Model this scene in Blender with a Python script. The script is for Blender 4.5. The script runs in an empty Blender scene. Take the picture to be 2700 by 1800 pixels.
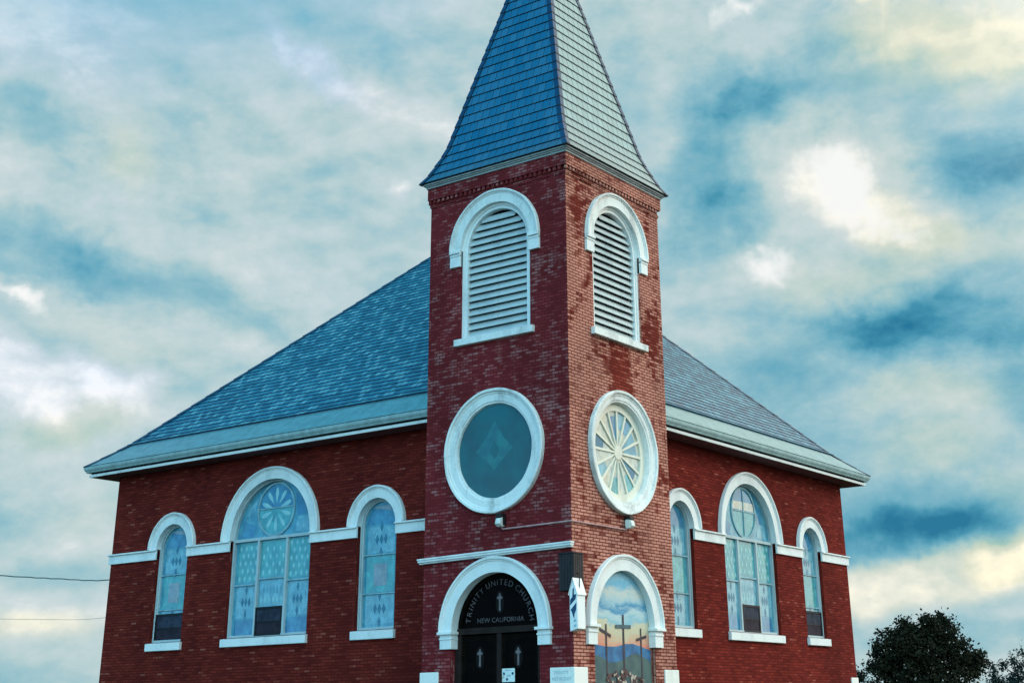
import bpy, bmesh, math, random
from mathutils import Vector, Matrix, Euler
from mathutils.geometry import tessellate_polygon
S = bpy.context.scene
COL = S.collection
R = math.radians
random.seed(7)

# ------------------------------------------------------------------ camera
cam = bpy.data.objects.new('camera', bpy.data.cameras.new('camera'))
COL.objects.link(cam)
cam.data.sensor_width = 36.0
cam.data.lens = 48.413
cam.data.shift_x = -0.04282
cam.data.shift_y = -0.18187
cam.data.clip_end = 6000
cam.matrix_world = Matrix(((0.813046, 0.229174, 0.535197, 15.5229),
                           (0.582029, -0.297684, -0.756721, -22.2785),
                           (-0.014101, 0.926749, -0.375417, 1.65),
                           (0, 0, 0, 1)))
S.camera = cam
S.view_settings.view_transform = 'Standard'
S.view_settings.look = 'None'
S.view_settings.gamma = 1
S.view_settings.exposure = 0.0


def srgb(r, g, b):
    f = lambda c: c / 12.92 if c <= 0.04045 else ((c + 0.055) / 1.055) ** 2.4
    return (f(r / 255), f(g / 255), f(b / 255), 1)


def lin(r, g, b):
    return (r, g, b, 1)


class NT:
    """short-hand for building a node tree"""
    def __init__(s, tree):
        s.t = tree
        s.n = tree.nodes
        s.l = tree.links

    def set(s, sock, v):
        if isinstance(v, bpy.types.NodeSocket):
            s.l.new(v, sock)
        elif v is not None:
            sock.default_value = v

    def math(s, op, a, b=None, c=None, clamp=False):
        n = s.n.new('ShaderNodeMath')
        n.operation = op
        n.use_clamp = clamp
        for i, v in enumerate((a, b, c)):
            s.set(n.inputs[i], v)
        return n.outputs[0]

    def vmath(s, op, a, b=None, sc=None):
        n = s.n.new('ShaderNodeVectorMath')
        n.operation = op
        s.set(n.inputs[0], a)
        s.set(n.inputs[1], b)
        if sc is not None:
            s.set(n.inputs['Scale'], sc)
        return n.outputs['Value'] if op in ('DOT_PRODUCT', 'LENGTH') else n.outputs[0]

    def noise(s, vec, scale, detail=4, rough=.5, out='Fac', dist=0.0):
        n = s.n.new('ShaderNodeTexNoise')
        s.set(n.inputs['Vector'], vec)
        n.inputs['Scale'].default_value = scale
        n.inputs['Detail'].default_value = detail
        n.inputs['Roughness'].default_value = rough
        n.inputs['Distortion'].default_value = dist
        return n.outputs[out]

    def rng(s, v, a, b, c=0.0, d=1.0, smooth=True):
        n = s.n.new('ShaderNodeMapRange')
        n.interpolation_type = 'SMOOTHSTEP' if smooth else 'LINEAR'
        s.set(n.inputs[0], v)
        for i, q in enumerate((a, b, c, d)):
            s.set(n.inputs[i + 1], q)
        return n.outputs[0]

    def mix(s, f, a, b, mode='MIX'):
        n = s.n.new('ShaderNodeMix')
        n.data_type = 'RGBA'
        n.blend_type = mode
        s.set(n.inputs[0], f)
        s.set(n.inputs[6], a)
        s.set(n.inputs[7], b)
        return n.outputs[2]

    def ramp(s, f, stops):
        n = s.n.new('ShaderNodeValToRGB')
        s.set(n.inputs[0], f)
        e = n.color_ramp.elements
        while len(e) < len(stops):
            e.new(.5)
        for k, (p, c) in zip(e, stops):
            k.position = p
            k.color = c
        return n.outputs[0]

    def mapping(s, vec, loc=(0, 0, 0), rot=(0, 0, 0), sc=(1, 1, 1), kind='POINT'):
        n = s.n.new('ShaderNodeMapping')
        n.vector_type = kind
        s.set(n.inputs[0], vec)
        n.inputs[1].default_value = loc
        n.inputs[2].default_value = rot
        n.inputs[3].default_value = sc
        return n.outputs[0]


# ------------------------------------------------------------------ sky
SUN_AZ, SUN_EL = R(56), R(27)          # azimuth from +Y towards +X
W = bpy.data.worlds.new("World")
S.world = W
W.use_nodes = True
nt = NT(W.node_tree)
nt.n.clear()
out = nt.n.new('ShaderNodeOutputWorld')
bg = nt.n.new('ShaderNodeBackground')
bg.inputs[1].default_value = 0.1
nt.l.new(bg.outputs[0], out.inputs[0])
sky = nt.n.new('ShaderNodeTexSky')
sky.sky_type = 'NISHITA'
sky.sun_disc = False
sky.sun_elevation = SUN_EL
sky.sun_rotation = SUN_AZ
sky.air_density = 1.2
sky.dust_density = 1.0
sky.ozone_density = 2.0
tc = nt.n.new('ShaderNodeTexCoord')
d0 = tc.outputs['Generated']
# swirl the direction so the cloud edges are ragged
w1 = nt.vmath('SUBTRACT', nt.noise(d0, 7, 5, .55, 'Color'), (.5, .5, .5))
w2 = nt.vmath('SUBTRACT', nt.noise(d0, 26, 6, .6, 'Color'), (.5, .5, .5))
spz = nt.n.new('ShaderNodeSeparateXYZ')
nt.l.new(d0, spz.inputs[0])
flat_ = nt.rng(spz.outputs[2], .02, .30, .35, 1.0)      # clouds look smaller and flatter towards the horizon
dw = nt.vmath('ADD', d0, nt.vmath('SCALE', nt.vmath('ADD', nt.vmath('SCALE', w1, sc=.085), nt.vmath('SCALE', w2, sc=.040)), sc=flat_))
# cloud masses and gaps of the evening sky: azimuth, elevation, half sizes (degrees), tilt, weight, warmth, softness
CLOUDS = [(-57.63,25.75,7.08,3.84,10,0.26,-0.3,0.8),
          (-58.44,21.92,4.7,1.62,18,-0.165,0,0.8),
          (-57.27,21.03,3.84,1.33,15,-0.1,0,0.9),
          (-57.19,17.18,5.88,1.62,8,-0.195,0,0.7),
          (-53.42,16.46,3.9,1.2,25,-0.12,0,0.8),
          (-49.37,15.5,4.58,1.37,24,-0.18,0,0.75),
          (-44.71,26.42,2.96,2.02,38,-0.15,0,0.75),
          (-46.72,25.68,3.87,0.93,40,0.12,-0.5,0.8),
          (-49.11,22.11,4.92,2.15,30,-0.1,0,0.8),
          (-53.91,20.94,1.81,2.56,0,0.05,0.5,0.9),
          (-53.03,19.96,3.93,0.91,5,0.08,0.1,0.8),
          (-56.44,12.49,6.28,1.75,12,0.26,-0.25,0.7),
          (-52.98,12.32,2.53,1.19,30,0.2,-0.3,0.7),
          (-54.12,10.88,3.82,1.18,-12,-0.1,0.6,0.8),
          (-56.43,6.91,3.28,1.57,0,-0.195,0,0.8),
          (-53.71,7.12,1.89,2.61,0,0.08,0.2,0.9),
          (-54.27,4.76,4.71,0.86,0,-0.14,0,0.8),
          (-55.41,3.07,3.65,0.77,0,0.14,0.7,0.8),
          (-54.71,1.56,4.74,0.98,0,-0.1,0,0.8),
          (-53.64,14.35,4.92,1.19,22,0.08,0.2,0.9),
          (-42.12,21.05,2.35,1.57,-10,0.12,0,0.9),
          (-46.33,19.49,4.03,1.4,25,-0.06,0,0.9),
          (-32.86,25.76,2.36,6.61,8,-0.072,0,0.9),
          (-26.72,24.35,3.9,1.87,-10,-0.24,0,0.8),
          (-28.82,22.29,2.67,5.18,8,-0.252,0,0.75),
          (-28.08,19.42,2.66,3.44,15,-0.18,0,0.8),
          (-24.38,24.01,4.04,2.64,-20,-0.12,0,0.8),
          (-21.93,25.02,3.39,2.31,0,-0.084,0,0.9),
          (-29.48,26.87,3.44,1.88,0,0.04,0.1,0.9),
          (-15.34,25.39,3.89,2.84,20,0.26,0.8,0.8),
          (-20.06,26.66,3.05,1.83,10,0.18,0.6,0.8),
          (-17.57,25.57,6.35,2.87,0,0.06,0.6,0.9),
          (-22.75,20.45,5.1,4.02,10,0.22,0.2,0.8),
          (-26.11,17.28,3.73,2.33,10,0.12,0.1,0.9),
          (-20.13,18.21,3.97,1.83,20,0.16,0.5,0.8),
          (-16.83,20.74,4.97,1.96,14,-0.228,0,0.7),
          (-16.27,19.31,3.0,1.95,20,-0.156,0,0.8),
          (-17.79,17.21,4.98,1.36,-8,0.06,0.3,0.9),
          (-22.68,16.43,5.07,1.54,5,0.02,0.4,0.9),
          (-19.39,14.19,6.34,1.96,3,-0.264,0,0.7),
          (-23.19,14.48,3.99,1.38,8,-0.156,0,0.8),
          (-25.96,13.11,3.39,2.31,20,-0.18,0,0.8),
          (-29.58,13.27,1.86,2.33,25,-0.132,0,0.8),
          (-25.08,10.65,3.35,1.83,0,-0.06,0,0.9),
          (-20.28,11.72,3.76,1.35,8,0.12,0.4,0.75),
          (-20.25,9.5,3.28,1.79,0,0.1,0.4,0.9),
          (-16.88,11.9,2.07,3.26,0,-0.144,0,0.8),
          (-17.55,8.04,1.75,1.32,0,0.04,0.3,0.9),
          (-23.72,7.35,4.49,1.65,0,-0.084,0,0.9),
          (-19.17,6.43,3.51,1.17,-10,-0.132,0,0.8),
          (-20.95,4.6,9.34,1.24,-8,0.3,0.75,0.5),
          (-17.61,5.51,2.6,1.16,-15,0.2,1.1,0.7),
          (-18.41,2.6,6.56,1.0,0,-0.204,0,0.8),
          (-23.34,2.25,2.62,1.89,0,-0.18,0,0.8),
          (-20.65,1.11,5.71,1.0,0,-0.072,0,0.9),
          (-19.5,15.5,11.5,14.5,0,-0.11,0,0.45),
          (-47,27.5,9,4,0,0.08,-0.2,0.9),
          (-22.81,6.09,7.71,1.26,-5,-0.29,0,0.9),
          (-21.41,6.96,7.7,1.93,-7,-0.17,0,1.0),
          (-17.96,7.07,3.5,1.6,-10,-0.1,0,1.0),
          (-22.69,20.68,3.55,2.32,14,0.2,0.25,0.9),
          (-26.17,17.56,2.02,1.48,15,0.16,0.1,0.9),
          (-20.15,18.05,3.05,1.37,25,0.1,0.4,0.9),
          (-57.26,15.48,2.93,1.03,5,0.12,0,0.9)]
# small bright holes where the light behind the deck breaks through
HOLES = [(-22.92,21.16,2.63,1.86,15,1.0,0,1),
         (-22.05,20.23,1.69,1.23,30,0.8,0,1),
         (-26.17,17.63,1.71,1.24,15,0.95,0,1),
         (-26.54,27.65,2.33,0.86,-40,0.68,0,1),
         (-20.44,18.23,2.9,1.15,28,0.68,0,1),
         (-22.41,19.03,2.62,1.08,5,0.55,0,1),
         (-15.39,25.1,2.1,1.95,10,0.61,1,1),
         (-20.24,26.53,1.53,1.68,10,0.5,1,1),
         (-21.47,27.52,2.3,0.61,0,0.75,0.5,1),
         (-17.81,24.99,3.03,1.36,20,0.45,1,1),
         (-56.09,23.56,1.94,0.89,15,0.48,0,1),
         (-58.08,25.68,3.53,1.62,10,0.36,0,1),
         (-57.4,15.51,2.49,0.73,6,0.58,0,1),
         (-56.51,15.25,1.47,0.66,10,0.58,0,1),
         (-42.04,21.28,2.04,0.86,-8,0.72,0,1),
         (-59.03,25.83,2.19,1.32,0,0.36,0,1),
         (-46.73,25.83,0.93,0.62,30,0.32,0,1),
         (-53.88,7.4,1.16,0.58,0,0.36,0.5,1),
         (-53.46,4.84,0.86,0.57,0,0.4,0.5,1)]


def bumps(items, vec, soft=True):
    """sum of soft elliptical masses fixed in sky directions -> (value, warmth)"""
    v = wm = None
    for az, el, rx, ry, rot, wgt, warm, edge in items:
        a, e, q = R(az), R(el), R(rot)
        c = Vector((math.sin(a) * math.cos(e), math.cos(a) * math.cos(e), math.sin(e)))
        rt = Vector((math.cos(a), -math.sin(a), 0))
        up = rt.cross(c)
        e1 = rt * math.cos(q) - up * math.sin(q)
        e2 = rt * math.sin(q) + up * math.cos(q)
        M = Matrix((c, -e1, e2)).transposed()
        p = nt.mapping(vec, c, M.to_euler(), (1.0, math.tan(R(rx)), math.tan(R(ry))), 'TEXTURE')
        g = nt.n.new('ShaderNodeTexGradient')
        g.gradient_type = 'SPHERICAL'
        nt.l.new(p, g.inputs[0])
        m = nt.rng(g.outputs['Fac'], 0.0, edge) if soft else g.outputs['Fac']
        v = nt.math('MULTIPLY_ADD', m, wgt, v if v is not None else 0.0)
        if warm:
            wm = nt.math('MULTIPLY_ADD', m, warm, wm if wm is not None else 0.0)
    return v, wm


sep = nt.n.new('ShaderNodeSeparateXYZ')
nt.l.new(d0, sep.inputs[0])
v, wm = bumps(CLOUDS, dw)
hv, hw_ = bumps(HOLES, dw, False)
# broad cloud-deck texture, flattened like a real deck seen in perspective
dk = nt.math('ADD', nt.math('MAXIMUM', sep.outputs[2], 0.0), .22)
cmb = nt.n.new('ShaderNodeCombineXYZ')
nt.l.new(nt.math('DIVIDE', sep.outputs[0], dk), cmb.inputs[0])
nt.l.new(nt.math('DIVIDE', sep.outputs[1], dk), cmb.inputs[1])
f1 = nt.math('SUBTRACT', nt.noise(cmb.outputs[0], 2.3, 7, .58, dist=.4), .5)
cz_ = nt.mapping(d0, sc=(1, 1, 1.7))
nA = nt.noise(cz_, 6.5, 12, .60, dist=.15)
nB = nt.noise(nt.vmath('ADD', cz_, (.012, .010, .027)), 6.5, 12, .60, dist=.15)
f2 = nt.math('SUBTRACT', nA, .5)
relief = nt.math('SUBTRACT', nA, nB)                     # upper edges of the puffs catch more light
v = nt.math('ADD', v, 0.63)
v = nt.math('MULTIPLY_ADD', f1, .08, v)
v = nt.math('MULTIPLY_ADD', f2, .30, v)
v = nt.math('MULTIPLY_ADD', relief, .9, v)
# finer billows on the same deck
nC = nt.noise(cz_, 21, 8, .55)
nD = nt.noise(nt.vmath('ADD', cz_, (.005, .004, .012)), 21, 8, .55)
puff = nt.math('MULTIPLY', nt.math('SUBTRACT', nC, nD), nt.rng(v, .25, .6, .25, 1.0))
v = nt.math('MULTIPLY_ADD', puff, .42, v, clamp=True)
cl = nt.ramp(v, [(0.0, srgb(34, 118, 154)), (.12, srgb(66, 146, 174)), (.25, srgb(106, 172, 193)), (.45, srgb(152, 195, 206)), (.6, srgb(182, 208, 212)),
                 (.78, srgb(206, 220, 224)), (.93, srgb(236, 241, 242)), (1.0, srgb(253, 253, 250))])
wmc = nt.math('MULTIPLY_ADD', f2, .4, wm)
cl = nt.mix(nt.rng(wmc, .0, 1.1, 0, 1, False), cl, nt.mix(1.0, cl, lin(1.12, 1.03, .80), 'MULTIPLY'))
cl = nt.mix(nt.rng(nt.math('MULTIPLY', wmc, -1), .0, .6, 0, 1, False), cl, nt.mix(1.0, cl, lin(.93, .98, 1.1), 'MULTIPLY'))
# unseen blue-green lobe added to light the door-side walls; glow around the hidden sun
def lobe(dirv, lo, hi):
    dv = Vector(dirv).normalized()
    return nt.rng(nt.vmath('DOT_PRODUCT', d0, tuple(dv)), lo, hi)
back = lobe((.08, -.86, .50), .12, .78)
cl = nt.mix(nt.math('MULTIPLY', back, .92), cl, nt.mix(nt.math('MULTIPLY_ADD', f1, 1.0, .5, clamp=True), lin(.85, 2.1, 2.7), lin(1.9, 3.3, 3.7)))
# unseen deep blue patch, added behind the left shoulder to darken the spire's reflection
refl_blue = lobe((-.55, -.49, .67), .62, .90)
cl = nt.mix(refl_blue, cl, lin(.0, .40, .92))
hn = nt.noise(d0, 30, 8, .62, dist=.5)
hot = nt.rng(nt.math('MULTIPLY_ADD', nt.math('SUBTRACT', hn, .5), 1.0, hv), .24, .95)
hot = nt.math('MULTIPLY', hot, nt.rng(hv, .02, .25))
cl = nt.mix(hot, cl, nt.mix(nt.rng(hw_, .0, .5), srgb(250, 251, 249), srgb(251, 247, 222)))
glow = lobe((math.sin(SUN_AZ) * math.cos(SUN_EL), math.cos(SUN_AZ) * math.cos(SUN_EL), math.sin(SUN_EL)), .35, .98)
cl = nt.mix(glow, cl, lin(1.75, 1.72, 1.5), 'MIX')
refl_teal = lobe((-.60, .40, .69), .925, .99)  # unseen teal patch above the view, added to tint the eave flashing and slates
cl = nt.mix(refl_teal, cl, lin(.06, .42, .62))
refl_cream = lobe((.065, .74, .67), .91, .985)  # unseen cream lobe added above the view for reflections on flashing, roof and spire
cl = nt.mix(nt.math('MULTIPLY', refl_cream, .9), cl, lin(1.9, 1.75, 1.5))
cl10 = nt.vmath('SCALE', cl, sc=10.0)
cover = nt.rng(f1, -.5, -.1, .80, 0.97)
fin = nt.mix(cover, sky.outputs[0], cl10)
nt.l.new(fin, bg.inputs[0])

sl = bpy.data.lights.new('sun', 'SUN')
sl.energy = 1.0
sl.angle = R(22)
sl.color = (1.0, .94, .86)
sun = bpy.data.objects.new('sun', sl)
COL.objects.link(sun)
sd = Vector((math.sin(SUN_AZ) * math.cos(SUN_EL), math.cos(SUN_AZ) * math.cos(SUN_EL), math.sin(SUN_EL)))
sun.rotation_euler = sd.to_track_quat('Z', 'Y').to_euler()
sun.location = (30, 20, 40)

# ------------------------------------------------------------------ materials
def new_mat(name, rough=.8, spec=.3, metal=0.0):
    m = bpy.data.materials.new(name)
    m.use_nodes = True
    t = NT(m.node_tree)
    b = t.n['Principled BSDF']
    b.inputs['Roughness'].default_value = rough
    b.inputs['Specular IOR Level'].default_value = spec
    b.inputs['Metallic'].default_value = metal
    return m, t, b


def bump(t, b, h, strength=.3, dist=.02):
    n = t.n.new('ShaderNodeBump')
    n.inputs['Strength'].default_value = strength
    n.inputs['Distance'].default_value = dist
    t.l.new(h, n.inputs['Height'])
    t.l.new(n.outputs[0], b.inputs['Normal'])


def tex_coord(t, which='Object'):
    n = t.n.new('ShaderNodeTexCoord')
    return n.outputs[which]


def brick_tex(t, uv, bw, rh, mortar, off=.5):
    n = t.n.new('ShaderNodeTexBrick')
    n.offset = off
    t.l.new(uv, n.inputs['Vector'])
    n.inputs['Color1'].default_value = (0, 0, 0, 1)
    n.inputs['Color2'].default_value = (1, 1, 1, 1)
    n.inputs['Mortar'].default_value = (.5, .5, .5, 1)
    n.inputs['Scale'].default_value = 1
    n.inputs['Mortar Size'].default_value = mortar
    n.inputs['Mortar Smooth'].default_value = .25
    n.inputs['Brick Width'].default_value = bw
    n.inputs['Row Height'].default_value = rh
    return n.outputs['Color'], n.outputs['Fac']


def brick_mat(name, dark, mid, pale, mortar, pale_amt, patch, stains=(), soft=.24, per_brick=.55, bw=.213):
    """weathered red brick: per-brick tone, pale bricks in patches, dark run-off stains"""
    m, t, b = new_mat(name, .9, .08)
    uv = tex_coord(t, 'UV')
    rnd, fac = brick_tex(t, uv, bw, .0643, .0118)
    big = t.noise(uv, .9, 5, .6)
    med = t.noise(t.mapping(uv, sc=(3.2, 1.1, 1)), 1.2, 5, .65)
    col = t.mix(rnd, dark, mid)
    sel = t.math('MULTIPLY_ADD', t.math('SUBTRACT', rnd, .5), per_brick, .5)
    sel = t.math('MULTIPLY_ADD', t.math('SUBTRACT', big, .5), patch, sel)
    sel = t.math('MULTIPLY_ADD', t.math('SUBTRACT', med, .5), patch * .9, sel)
    for cu, cv, ru, rv, wgt in stains:
        p = t.mapping(uv, (cu, cv, 0), (0, 0, 0), (ru, rv, 1), 'TEXTURE')
        p = t.vmath('ADD', p, t.vmath('SCALE', t.vmath('SUBTRACT', t.noise(t.mapping(uv, sc=(2.5, .9, 1)), 1.6, 5, .65, 'Color'), (.5, .5, .5)), sc=1.3))
        g = t.n.new('ShaderNodeTexGradient')
        g.gradient_type = 'SPHERICAL'
        t.l.new(p, g.inputs[0])
        sel = t.math('MULTIPLY_ADD', g.outputs['Fac'], wgt, sel)
    k = t.rng(sel, 1 - pale_amt - soft, 1 - pale_amt + soft)
    fine = t.noise(uv, 30, 3, .6)
    col = t.mix(k, col, t.mix(fine, pale, t.mix(.35, pale, mid)))
    col = t.mix(t.math('MULTIPLY', fac, .9), col, mortar)
    grime = t.rng(t.noise(t.mapping(uv, sc=(1, .5, 1)), .55, 6, .6), .35, .75, .72, 1.12)
    col = t.mix(1.0, col, grime, 'MULTIPLY')
    t.l.new(col, b.inputs['Base Color'])
    bump(t, b, t.math('SUBTRACT', t.math('MULTIPLY', fine, .3), fac), .45, .012)
    return m


def paint_mat(name, col, dirt, amt=.5, rough=.55):
    m, t, b = new_mat(name, rough, .3)
    oc = tex_coord(t)
    a = t.noise(t.mapping(oc, sc=(1, 1, .35)), 2.2, 6, .62)
    f = t.noise(oc, 17, 4, .6)
    k = t.rng(t.math('MULTIPLY_ADD', f, .35, a), .60, 1.0, 0, amt)
    c = t.mix(k, col, dirt)
    chip = t.rng(t.noise(oc, 24, 3, .7), .69, .74)
    c = t.mix(t.math('MULTIPLY', chip, .55), c, dirt)
    t.l.new(c, b.inputs['Base Color'])
    bump(t, b, f, .12, .01)
    return m


def plain_mat(name, col, rough=.7, spec=.3, metal=0.0, var=.25):
    m, t, b = new_mat(name, rough, spec, metal)
    oc = tex_coord(t)
    k = t.rng(t.noise(oc, 5, 5, .6), .3, .7, 1 - var, 1 + var)
    t.l.new(t.mix(1.0, col, k, 'MULTIPLY'), b.inputs['Base Color'])
    return m


def glass_mat(name, c1, c2, rough=.10, scale=3.0, lead=True):
    """leaded church glass behind a storm pane: coloured body, glossy skin"""
    m, t, b = new_mat(name, rough, .55)
    oc = tex_coord(t)
    k = t.noise(oc, scale, 5, .6)
    vo = t.n.new('ShaderNodeTexVoronoi')
    vo.inputs['Scale'].default_value = 8.5
    t.l.new(t.mapping(oc, sc=(1, 1, .75)), vo.inputs['Vector'])
    ve = t.n.new('ShaderNodeTexVoronoi')
    ve.feature = 'DISTANCE_TO_EDGE'
    ve.inputs['Scale'].default_value = 8.5
    t.l.new(t.mapping(oc, sc=(1, 1, .75)), ve.inputs['Vector'])
    sp_ = t.n.new('ShaderNodeSeparateColor')
    t.l.new(vo.outputs['Color'], sp_.inputs[0])
    col = t.mix(t.rng(k, .35, .65), c1, c2)
    if lead:
        col = t.mix(1.0, col, t.rng(sp_.outputs[0], 0, 1, .86, 1.14, False), 'MULTIPLY')
        col = t.mix(t.rng(ve.outputs['Distance'], .0, .05, .28, 0), col, lin(.03, .07, .09))
    t.l.new(col, b.inputs['Base Color'])
    b.inputs['Coat Weight'].default_value = .45 if lead else 0
    b.inputs['Coat Roughness'].default_value = .04
    bump(t, b, t.noise(oc, 2.2, 2, .5), .12, .03)
    return m


def slate_mat(name, bw, rh, c1, c2, c3, joint, rough, spec, gap=.006, metal=0.0):
    m, t, b = new_mat(name, rough, spec, metal)
    uv = tex_coord(t, 'UV')
    rnd, fac = brick_tex(t, uv, bw, rh, gap)
    big = t.noise(uv, .6, 5, .6)
    col = t.ramp(t.math('MULTIPLY_ADD', t.math('SUBTRACT', big, .5), .8, rnd), [(0.05, c1), (.55, c2), (1.0, c3)])
    col = t.mix(t.math('MULTIPLY', fac, .75), col, joint)
    t.l.new(col, b.inputs['Base Color'])
    rg = t.rng(rnd, 0, 1, rough - .03, rough + .05)
    t.l.new(rg, b.inputs['Roughness'])
    bump(t, b, t.math('SUBTRACT', t.math('MULTIPLY', rnd, .5), fac), .35, .01)
    return m


M = {}
M['brick_body'] = brick_mat('brick_body', lin(.115, .011, .008), lin(.225, .026, .017), lin(.34, .10, .07), lin(.10, .011, .010), .02, .35, (), .07, 1.0)
M['brick_tower_dark'] = brick_mat('brick_tower_door_side', lin(.16, .016, .019), lin(.26, .032, .038), lin(.36, .155, .15), lin(.13, .016, .020), .30, 1.5, (), .26, .5, .165)  # darker bricks for every tower face but the mural one
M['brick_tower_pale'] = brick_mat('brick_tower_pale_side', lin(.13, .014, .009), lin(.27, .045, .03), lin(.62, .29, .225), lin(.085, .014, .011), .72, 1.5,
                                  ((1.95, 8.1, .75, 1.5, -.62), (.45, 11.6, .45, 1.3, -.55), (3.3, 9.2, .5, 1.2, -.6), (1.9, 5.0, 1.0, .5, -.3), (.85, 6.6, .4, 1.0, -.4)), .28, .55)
M['white'] = paint_mat('white_paint', lin(.73, .76, .76), lin(.27, .33, .36), .5)
M['white_worn'] = paint_mat('white_paint_worn', lin(.72, .75, .74), lin(.24, .25, .25), .8)
M['tracery'] = paint_mat('tracery_paint', lin(.72, .70, .60), lin(.42, .44, .40), .7)
M['frame'] = paint_mat('window_frame_paint', lin(.40, .49, .52), lin(.18, .25, .30), .6)
M['stone'] = paint_mat('painted_stone', lin(.78, .78, .74), lin(.45, .46, .44), .5, .8)
M['slate'] = slate_mat('roof_slate', .165, .18, lin(.002, .075, .145), lin(.010, .145, .235), lin(.085, .29, .37), lin(.003, .03, .06), .38, .6, .012)
M['spire'] = slate_mat('spire_metal_shingle', .205, .262, lin(.165, .285, .325), lin(.175, .30, .34), lin(.20, .325, .365), lin(.006, .012, .02), .34, .4, .010, 1.0)
M['slate_edge_shadow'] = plain_mat('slate_lap_shadow', lin(.004, .035, .07), .7)  # dark lower edge of each course; shadow line under the slates painted in
M['cap'] = plain_mat('hip_cap_metal', lin(.006, .045, .105), .45, .4, .2, .2)
M['flash'] = plain_mat('eave_flashing_metal', lin(.26, .44, .47), .32, .5, .8, .15)
M['gutter'] = plain_mat('gutter_metal', lin(.34, .48, .50), .45, .4, .2, .15)
M['soffit'] = plain_mat('soffit_boards', lin(.17, .075, .09), .8, .1)
M['trim'] = plain_mat('cornice_paint', lin(.30, .33, .34), .6, .3, 0, .15)
M['drip'] = plain_mat('dark_edge', lin(.012, .018, .022), .6)
M['louvre'] = paint_mat('louvre_paint', lin(.46, .52, .53), lin(.20, .27, .31), .6)
M['void'] = plain_mat('dark_interior', lin(.012, .03, .045), .9, .1)
M['door'] = plain_mat('door_wood', lin(.005, .0035, .003), .7, .02)
M['door_frame'] = plain_mat('door_casing', lin(.020, .0125, .0115), .6, .10)
M['door_glass'] = plain_mat('door_glass', lin(.0035, .002, .002), .3, .02)
M['letter'] = plain_mat('sign_lettering', lin(.10, .085, .09), .6, .1, 0, .35)
M['cross'] = plain_mat('cross_paint', lin(.15, .125, .135), .6, .1, 0, .2)
M['halo'] = plain_mat('cross_halo', lin(.010, .008, .008), .5, .05)
M['g_blue'] = glass_mat('glass_deep_blue', lin(.025, .15, .30), lin(.05, .24, .38), .10)
M['g_mid'] = glass_mat('glass_mid_blue', lin(.045, .225, .34), lin(.09, .32, .41), .12)
M['g_pale'] = glass_mat('glass_pale_blue', lin(.105, .31, .42), lin(.165, .39, .485), .16, 7)
M['g_teal'] = glass_mat('glass_teal', lin(.05, .28, .34), lin(.085, .36, .385), .14)
M['g_dark'] = glass_mat('glass_diamond', lin(.02, .13, .225), lin(.03, .17, .26), .12, 3.0, False)
M['g_dot'] = glass_mat('glass_white_leaf', lin(.20, .46, .52), lin(.28, .54, .58), .2, 3.0, False)
M['g_pink'] = glass_mat('glass_rose', lin(.18, .24, .30), lin(.26, .30, .34), .2)
M['g_round'] = glass_mat('glass_round_dark', lin(.022, .080, .10), lin(.016, .115, .135), .16, 1.3, False)
M['g_star'] = glass_mat('glass_round_star', lin(.022, .12, .15), lin(.028, .17, .18), .2, 3, False)
M['g_cream'] = glass_mat('glass_cream', lin(.52, .50, .40), lin(.42, .48, .46), .2, 4)
M['lead'] = plain_mat('lead_came', lin(.20, .36, .42), .5, .4)
M['screen'] = plain_mat('insect_screen', lin(.026, .020, .030), .6, .10, 0, .3)
M['screen_hi'] = plain_mat('insect_screen_upper', lin(.030, .035, .055), .6, .10, 0, .4)
M['screen_frame'] = plain_mat('screen_frame', lin(.006, .006, .008), .5)
M['black_wood'] = plain_mat('dark_stained_wood', lin(.018, .015, .018), .6, .3, 0, .4)
M['sign_white'] = paint_mat('sign_board_paint', lin(.78, .80, .80), lin(.45, .52, .56), .5)
M['sign_blue'] = plain_mat('sign_blue_paint', lin(.012, .06, .14), .6)
M['lamp_white'] = plain_mat('lamp_housing', lin(.60, .64, .60), .5)
M['black'] = plain_mat('black_metal', lin(.012, .012, .014), .5)
M['conduit'] = plain_mat('painted_conduit', lin(.42, .24, .24), .6)
M['paper'] = plain_mat('paper', lin(.66, .74, .74), .7, .2, 0, .06)
M['wire'] = plain_mat('cable', lin(.03, .08, .10), .7)
M['bark'] = plain_mat('bark', lin(.02, .017, .015), .9)


def leaf_mat(name, c1, c2):
    m, t, b = new_mat(name, .85, .05)
    oi = t.n.new('ShaderNodeNewGeometry')
    t.l.new(t.mix(oi.outputs['Random Per Island'], c1, c2), b.inputs['Base Color'])
    return m


M['leaf'] = leaf_mat('leaf_dark', lin(.010, .010, .006), lin(.030, .030, .018))
M['leaf_far'] = leaf_mat('leaf_bluish', lin(.012, .022, .022), lin(.030, .045, .042))

m, t, b = new_mat('grass', .9, .15)
oc = tex_coord(t)
c = t.mix(t.rng(t.noise(oc, .35, 8, .65), .3, .7), lin(.035, .05, .018), lin(.07, .085, .035))
t.l.new(t.mix(t.rng(t.noise(oc, 14, 5, .7), .3, .7), c, lin(.03, .04, .018)), b.inputs['Base Color'])
bump(t, b, t.noise(oc, 30, 5, .7), .6, .05)
M['grass'] = m
m, t, b = new_mat('asphalt', .85, .25)
oc = tex_coord(t)
t.l.new(t.mix(t.noise(oc, 40, 6, .7), lin(.035, .036, .038), lin(.065, .065, .066)), b.inputs['Base Color'])
M['asphalt'] = m
m, t, b = new_mat('concrete', .85, .25)
oc = tex_coord(t)
t.l.new(t.mix(t.noise(oc, 3, 8, .65), lin(.24, .24, .23), lin(.36, .36, .34)), b.inputs['Base Color'])
M['concrete'] = m

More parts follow.
